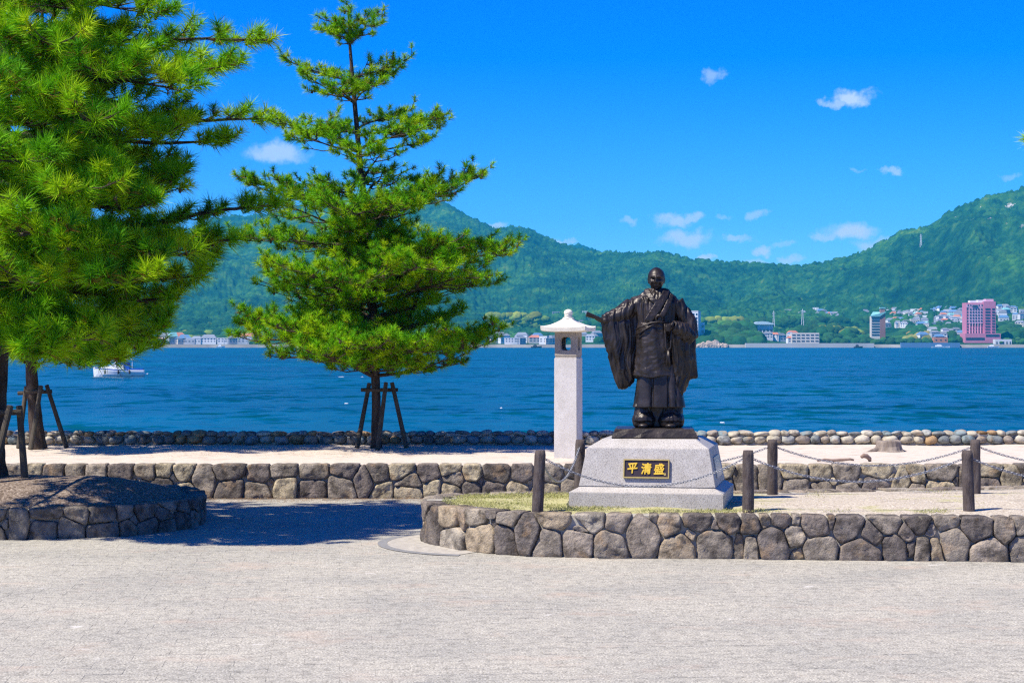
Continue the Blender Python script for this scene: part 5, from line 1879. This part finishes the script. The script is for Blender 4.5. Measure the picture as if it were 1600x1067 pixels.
def block(name, x0, x1, ytop, D, depth, wall, label, cat='building', floors=0, bays=0, roof=None, yaw=0, side=None, zbase=0.0, winw=.55, winh=.5, side_bays=0):
    """building whose front spans photo x0..x1 and reaches photo ytop, standing at distance D"""
    w = (x1 - x0) / FPX * D; cx = FS((x0 + x1) / 2, D); zt = zpx(ytop, D)
    root = empty(name, (cx, D, zbase), yaw, label=label, cat=cat)
    h = zt - zbase
    mb = MB(); mb.box((0, depth / 2, h / 2 - 3), (w, depth, h + 6)); mb.build('wall', wall, root)
    if roof is not None:
        mb = MB(); mb.box((0, depth / 2, h + .7), (w * 1.03, depth * 1.03, 1.4)); mb.build('roof', roof, root)
    for f in range(floors):
        for b in range(bays):
            mb = MB(); mb.box((-w / 2 + w * (b + .5) / bays, -.1, h * (f + .6) / (floors + .3)), (w / bays * winw, .5, h / (floors + .3) * winh)); mb.build('window', M['f_win'], root)
        for b in range(side_bays):
            mb = MB(); mb.box((w / 2 + .1, depth * (b + .5) / side_bays, h * (f + .6) / (floors + .3)), (.5, depth / side_bays * winw, h / (floors + .3) * winh)); mb.build('window', M['f_win'], root)
    return root, w, h


# pink hotel: front wing (pale grid of windows) and taller side wing, on a podium
HD = 2530; S = HD / FPX
hotel = empty('hotel', (FS(1532, HD), HD, 0), label='tall pink hotel tower by the far shore', cat='building')


def hbox(name, x0, x1, y0, y1, yoff, depth, mat, parent=None):
    mb = MB(); w = (x1 - x0) * S; z1, z0 = zpx(y0, HD), zpx(y1, HD)
    mb.box((FS((x0 + x1) / 2, HD) - FS(1532, HD), yoff + depth / 2, (z0 + z1) / 2), (w, depth, z1 - z0)); return mb.build(name, mat, parent or hotel)


hbox('wall', 1510, 1536, 473, 530, 0, 24, M['f_pink'])
hbox('wall', 1536.2, 1555, 471, 530, -2.5, 26, M['f_pink'])
hbox('podium', 1505, 1560, 521, 536, -12, 30, M['f_pink'])
hbox('podium_window', 1506, 1535, 527.5, 531, -12.3, .8, M['f_win'])
hbox('podium_window', 1537, 1558, 522.5, 526, -12.3, .8, M['f_win'])
hbox('facade_panel', 1513.5, 1535.5, 481, 505, -1.0, 1.2, M['f_pinkpale'])
hbox('penthouse', 1517, 1527, 469.4, 473.5, 4, 12, M['f_white'])
hbox('penthouse', 1529, 1540, 468.6, 474, 4, 12, M['f_white'])
hbox('penthouse', 1541, 1553, 467.2, 472, 2, 14, M['f_pinkpale'])
hbox('sky_lounge', 1510, 1535.6, 475.5, 480, -.8, 1.2, M['f_pinkpale'])
for x in (1512.5, 1516.5, 1529.5, 1534.2): hbox('window', x - .9, x + .9, 475.8, 477.8, -1.2, .6, M['f_win'])
hbox('balcony', 1519, 1527, 476.5, 479.5, -2.0, 1.6, M['f_win'])
for r_ in range(9):
    y = 483.2 + 4.55 * r_
    for c_ in range(6):
        x = 1512 + 4.27 * c_
        if r_ >= 5 and c_ > 0:
            continue
        hbox('window', x - 1.25, x + 1.25, y - 1.1, y + 1.1, -1.5 if c_ else -.4, .6, M['f_win'])
    hbox('window', 1538.8, 1546.5, y - 1.4, y + .9, -2.9, .6, M['f_win']); hbox('window', 1549.3, 1553.8, y - 1.4, y + .9, -2.9, .6, M['f_win'])
for c_ in range(5):
    x = 1516.3 + 4.27 * c_
    hbox('bay_recess', x - .5, x + 1.8, 505.2, 509.5, -.5, .6, M['f_win']); hbox('pillar', x - 1.6, x - .8, 505, 521, -1.4, 1.4, M['f_pinkpale'])
    for y in (514.5, 519): hbox('window', x - .3, x + 1.6, y - .9, y + .9, -.4, .5, M['f_win'])

# brown apartment tower with a slanting teal roof
AD = 2600; Sx = AD / FPX
apt = empty('apartment_tower', (FS(1372, AD), AD, 0), label='slim brick apartment tower with slanting teal roof', cat='building')


def abox(name, x0, x1, y0, y1, yoff, depth, mat):
    mb = MB(); z1, z0 = zpx(y0, AD), zpx(y1, AD)
    mb.box((FS((x0 + x1) / 2, AD) - FS(1372, AD), yoff + depth / 2, (z0 + z1) / 2), ((x1 - x0) * Sx, depth, z1 - z0)); return mb.build(name, mat, apt)


abox('wall', 1361.5, 1375, 494, 530, 0, 12, M['f_cream']); abox('wall', 1375.1, 1383.3, 489, 530, -.6, 13, M['f_brick']); abox('stair_tower', 1376.2, 1383, 482, 490, 1, 8, M['f_brick']); abox('tower_cap', 1375.5, 1383.6, 480, 482.2, .5, 9, M['f_teal'])
for r_ in range(7):
    y = 497 + 4.3 * r_
    abox('balcony_opening', 1362.3, 1374.4, y - .9, y + 1.2, -.4, .8, M['f_win'])
mb = MB(); xa, xb, xc = [(FS(q, AD) - FS(1372, AD)) for q in (1359.5, 1374.5, 1384)]
mb.add([(xa, -2, zpx(494.5, AD)), (xb, -2, zpx(494.5, AD)), (xc, -2, zpx(488, AD)), (xc, 14, zpx(488, AD)), (xa + 7, 14, zpx(488, AD)), (xa, -2, zpx(493.6, AD)), (xb, -2, zpx(493.6, AD)), (xc, -2, zpx(487, AD)), (xc, 14, zpx(487, AD)), (xa + 7, 14, zpx(487, AD))],
       [(0, 1, 2, 3, 4), (9, 8, 7, 6, 5), (0, 1, 6, 5), (1, 2, 7, 6), (2, 3, 8, 7), (3, 4, 9, 8), (4, 0, 5, 9)])
mb.build('roof', M['f_teal'], apt)

cream, w, h = block('apartment_block', 1237, 1280, 520, 2500, 14, M['f_cream'], 'low cream apartment block with four storeys behind the far sea wall', floors=4, bays=6, winw=.72, winh=.34)
tower, w, h = block('hotel_tower', 1072, 1091, 487, 2520, 16, M['f_white'], 'white high-rise partly hidden behind the statue\'s sleeve', floors=9, bays=4, yaw=R(-20), roof=M['f_conc'])
anx, w, h = block('annex_block', 1089, 1101, 504, 2535, 14, M['f_white'], 'small white annex beside the white high-rise', floors=4, bays=2)
hall, w, h = block('white_hall', 1174, 1208, 506.5, 2600, 20, M['f_white'], 'white hall with pale blue curved roof among the trees', floors=1, bays=6, winw=.6, winh=.3, zbase=14)
mb = MB(); rings = []
for y in (-3, 24):
    rings.append([(-w * .58, y, h - .5), (-w * .45, y, h + .8), (-w * .2, y, h + 3.4), (0, y, h + 4.2), (w * .25, y, h + 3.4), (w * .5, y, h + .8), (w * .58, y, h - .5)])
mb.loft(rings); mb.build('roof', simple('hall_roof', [(.50, .66, .70)], 1, .5, 0), hall)
block('white_flats', 858, 866, 524, 2600, 10, M['f_white'], 'narrow white flats seen just left of the lantern chamber', floors=4, bays=3)
block('shed', 1555, 1581, 530, 2490, 12, M['f_white'], 'long low white shed at the foot of the pink hotel', floors=1, bays=5, winw=.3)
block('red_house', 1459, 1481, 527, 2500, 10, M['f_roofred'], 'small salmon-red house left of the pink hotel', floors=2, bays=3, winw=.3, winh=.25)
block('shed', 334, 344, 541, 2495, 10, M['f_roofgrey'], 'dark boxy shed on the quay between the two pines')
block('shed', 325, 333, 541, 2492, 10, M['f_white'], 'white boxy shed on the quay between the two pines')
block('quay_wall', 1165, 1366, 536.2, 2462, 8, M['f_conc'], 'long pale concrete sea wall across the water', 'wall', zbase=-2)
block('quay_wall', 1408, 1500, 535.5, 2466, 6, M['f_roofblue'], 'dark blue hoarding along the far quay', 'wall', zbase=0)


def ground_at(x, y):
    """distance at which the wooded slope appears at photo x, y"""
    Ds = np.linspace(SHORE_D + 40, 4200, 300); ys = HORIZON - (land_z(np.full(300, x), Ds) + 9 - H_EYE) / Ds * FPX
    ok = np.where(ys <= y)[0]; return float(Ds[ok[0]]) if len(ok) else 3500.0


D1, D2 = ground_at(871, 490), ground_at(914, 490)
block('view_lodge', 863, 879, 487, D1, 14, M['f_grey'], 'flat grey lodge high on the hillside above the lantern', zbase=zpx(489.5, D1), floors=1, bays=6, winw=.7)
block('view_lodge', 910, 918, 486, D2, 12, M['f_white'], 'small white lodge on the hillside left of the fan', zbase=zpx(489.5, D2), floors=1, bays=3)
# rocks by the water
for k, x in enumerate(np.linspace(1094, 1132, 9)):
    mb = MB(); hh = rh.uniform(4, 10); mb.ell((0, 0, 0), (rh.uniform(4, 7), 4, hh), 9, 7)
    mb.v = [tuple(Vector(v) * (1 + .35 * mnoise.noise(Vector(v) * .3 + Vector((k * 7, 0, 0))))) for v in mb.v]
    tag(mb.build('shore_rock', M['f_rock'], loc=(FS(x, 2466), 2466, -1)), f'{ordinal(k + 1)} jagged tan rock from the left at the waterline beside the statue', 'rock', 'rocks along the far waterline')
# pylons on the ridge
M['pylon'] = simple('pylon_steel', [(.55, .57, .60)], 1, .5, 0)
for x, yt, yb, D, lab in ((1439, 366, 381, 4100, 'lattice pylon on the right-hand ridge saddle'), (1575, 381, 391, 3900, 'lattice pylon low on the right-hand mountain'), (1254, 483, 502, 2900, 'slender mast above the trees left of the brick tower'), (1209, 486, 503, 2900, 'slender mast beside the white hall')):
    mb = MB(); z0, z1 = zpx(yb, D), zpx(yt, D); hh = z1 - z0; wv = hh * .09
    for sx2 in (-1, 1):
        for sy in (-1, 1): mb.tube([(sx2 * wv, sy * wv, -8), (sx2 * wv * .2, sy * wv * .2, hh)], .35 * D / 3500, 4)
    for q in (.55, .7, .85): mb.tube([(-wv * 1.5, 0, hh * q), (wv * 1.5, 0, hh * q)], .3, 4)
    tag(mb.build('pylon', M['pylon'], loc=(FS(x, D), D, z0)), lab, 'pylon')

# small craft along the far shore
for x, D, ln, lab in ((345, 2380, 11, 'white work boat moored off the far quay between the pines'), (1470, 2420, 24, 'long white boat moored left of the pink hotel'), (1552, 2420, 16, 'white boat moored below the pink hotel'), (838, 2300, 14, 'dark barge far out left of the lantern'), (1341, 2200, 11, 'dark little boat on the water below the brick tower')):
    mb = MB(); rings = []; dark_ = 'dark' in lab
    for t in np.linspace(0, 1, 7):
        hw = 1.6 * (1 - max(0, t - .5) ** 2 * 3.8); rings.append([(-ln / 2 + ln * t, -hw * .7, -.3), (-ln / 2 + ln * t, -hw, 1.6 + .8 * t * t), (-ln / 2 + ln * t, hw, 1.6 + .8 * t * t), (-ln / 2 + ln * t, hw * .7, -.3)])
    mb.loft(rings); mb.box((-ln * .12, 0, 2.5), (ln * .35, 2.2, 2.2)); mb.box((-ln * .1, 0, 3.9), (ln * .2, 1.8, .9))
    tag(mb.build('small_boat', M['fender'] if dark_ else M['hull_white'], loc=(FS(x, D), D, SEA_Z)), lab, 'boat')


# tree belt along the far shore: one mass of leafy crowns
def leafy_belt(name, spec, mat_cols, label):
    V, F, C = [], [], []; nb = 0
    bm = bmesh.new(); bmesh.ops.create_icosphere(bm, subdivisions=3, radius=1); iv = np.array([v.co for v in bm.verts]); fi_ = np.array([[v.index for v in f.verts] for f in bm.faces]); bm.free()
    r2 = np.random.default_rng(17)
    for (x0, x1, y0, y1, n, r0, r1, tint) in spec:
        Ds = np.linspace(SHORE_D + 12, 4000, 200)
        for k in range(n):
            x = r2.uniform(x0, x1); y = r2.uniform(y0, y1)
            ys = HORIZON - (land_z(np.full(200, x), Ds) - H_EYE) / Ds * FPX
            ok = np.where(ys <= y + 4)[0]; D = float(Ds[ok[0]]) if len(ok) else 2600.0
            D = min(D, 3000)
            r = r2.uniform(r0, r1); z = zpx(y, D)
            a = r2.random(3) * 50
            q = iv * np.array([r * r2.uniform(.9, 1.4), r, r * r2.uniform(.7, 1.0)])
            w1, _ = worley((q[:, 0] + q[:, 1] * .5) / (r * .35) + a[0], (q[:, 2] + q[:, 1] * .4) / (r * .35) + a[1], 3)
            q = q * (1 + .30 * (.6 - np.clip(w1, 0, 1)))[:, None] + r2.normal(size=q.shape) * r * .035
            V.append(q + np.array([FS(x, D), D, z - r * .3])); F.append(fi_ + nb); nb += len(q)
            t = np.array(tint) * r2.uniform(.6, 1.35) * np.array([r2.uniform(.8, 1.25), 1, r2.uniform(.8, 1.1)])
            cc = np.repeat(t[None, :], len(q), 0) * (.75 + .5 * r2.random((len(q), 1))); C.append(cc)
    me = np_mesh(name, np.concatenate(V), np.concatenate(F), False)
    a = me.attributes.new('tone', 'FLOAT_COLOR', 'POINT'); C = np.concatenate(C)
    a.data.foreach_set('color', np.concatenate([C, np.ones((len(C), 1))], 1).astype(np.float32).ravel())
    m, n_, l_, bs = new_mat('far_foliage'); at = n_.new('ShaderNodeAttribute'); at.attribute_name = 'tone'; l_.new(at.outputs['Color'], bs.inputs['Base Color']); bs.inputs['Roughness'].default_value = 1; bs.inputs['Specular IOR Level'].default_value = .05
    o = obj_from_mesh(name, me, m); return tag(o, label, 'trees', kind='stuff')


DG, MG, YG = (.022, .075, .02), (.04, .12, .025), (.14, .20, .03)
leafy_belt('shore_trees', [(1082, 1185, 510, 534, 110, 7, 13, DG), (1090, 1180, 500, 512, 26, 6, 11, MG), (1100, 1165, 496, 503, 10, 6, 10, YG), (1185, 1240, 500, 522, 40, 6, 11, DG), (1210, 1360, 498, 520, 90, 6, 11, DG), (1285, 1345, 512, 520, 22, 5, 8, YG),
                           (1283, 1395, 524, 534, 60, 4, 7, DG), (1410, 1520, 505, 522, 70, 6, 11, DG), (1420, 1452, 520, 530, 18, 5, 8, (.22, .20, .05)), (1400, 1465, 530, 534, 30, 3, 5, DG), (1480, 1505, 514, 534, 22, 6, 10, DG), (1558, 1680, 502, 526, 80, 6, 11, DG), (1562, 1600, 528, 534, 12, 3, 5, MG),
                           (690, 960, 505, 532, 120, 6, 12, DG), (765, 850, 492, 512, 60, 6, 11, YG), (700, 860, 515, 530, 40, 5, 9, MG), (270, 400, 515, 534, 70, 6, 12, DG), (250, 330, 520, 532, 26, 5, 9, YG), (0, 260, 515, 536, 60, 7, 12, DG), (400, 690, 515, 536, 70, 7, 12, DG), (960, 1080, 505, 534, 50, 7, 12, DG)], None,
           'dense dark trees massed along the far shore')

# ------------------------------------------------------------------ air
hz = MB(); hz.box((0, 4150, 300), (17600, 9200, 640))
hz_o = hz.build('haze', None) if False else None
mhz = bpy.data.materials.new('air'); mhz.use_nodes = True; mhz.node_tree.nodes.clear()
ho = mhz.node_tree.nodes.new('ShaderNodeOutputMaterial'); hv = mhz.node_tree.nodes.new('ShaderNodeVolumePrincipled')
hv.inputs['Color'].default_value = (.02, .56, 1.0, 1); hv.inputs['Density'].default_value = 8.0e-5; hv.inputs['Anisotropy'].default_value = .0
mhz.node_tree.links.new(hv.outputs[0], ho.inputs['Volume'])
hz_o = hz.build('haze', mhz); tag(hz_o, label='thin blue summer haze over the strait', cat='haze', kind='stuff')
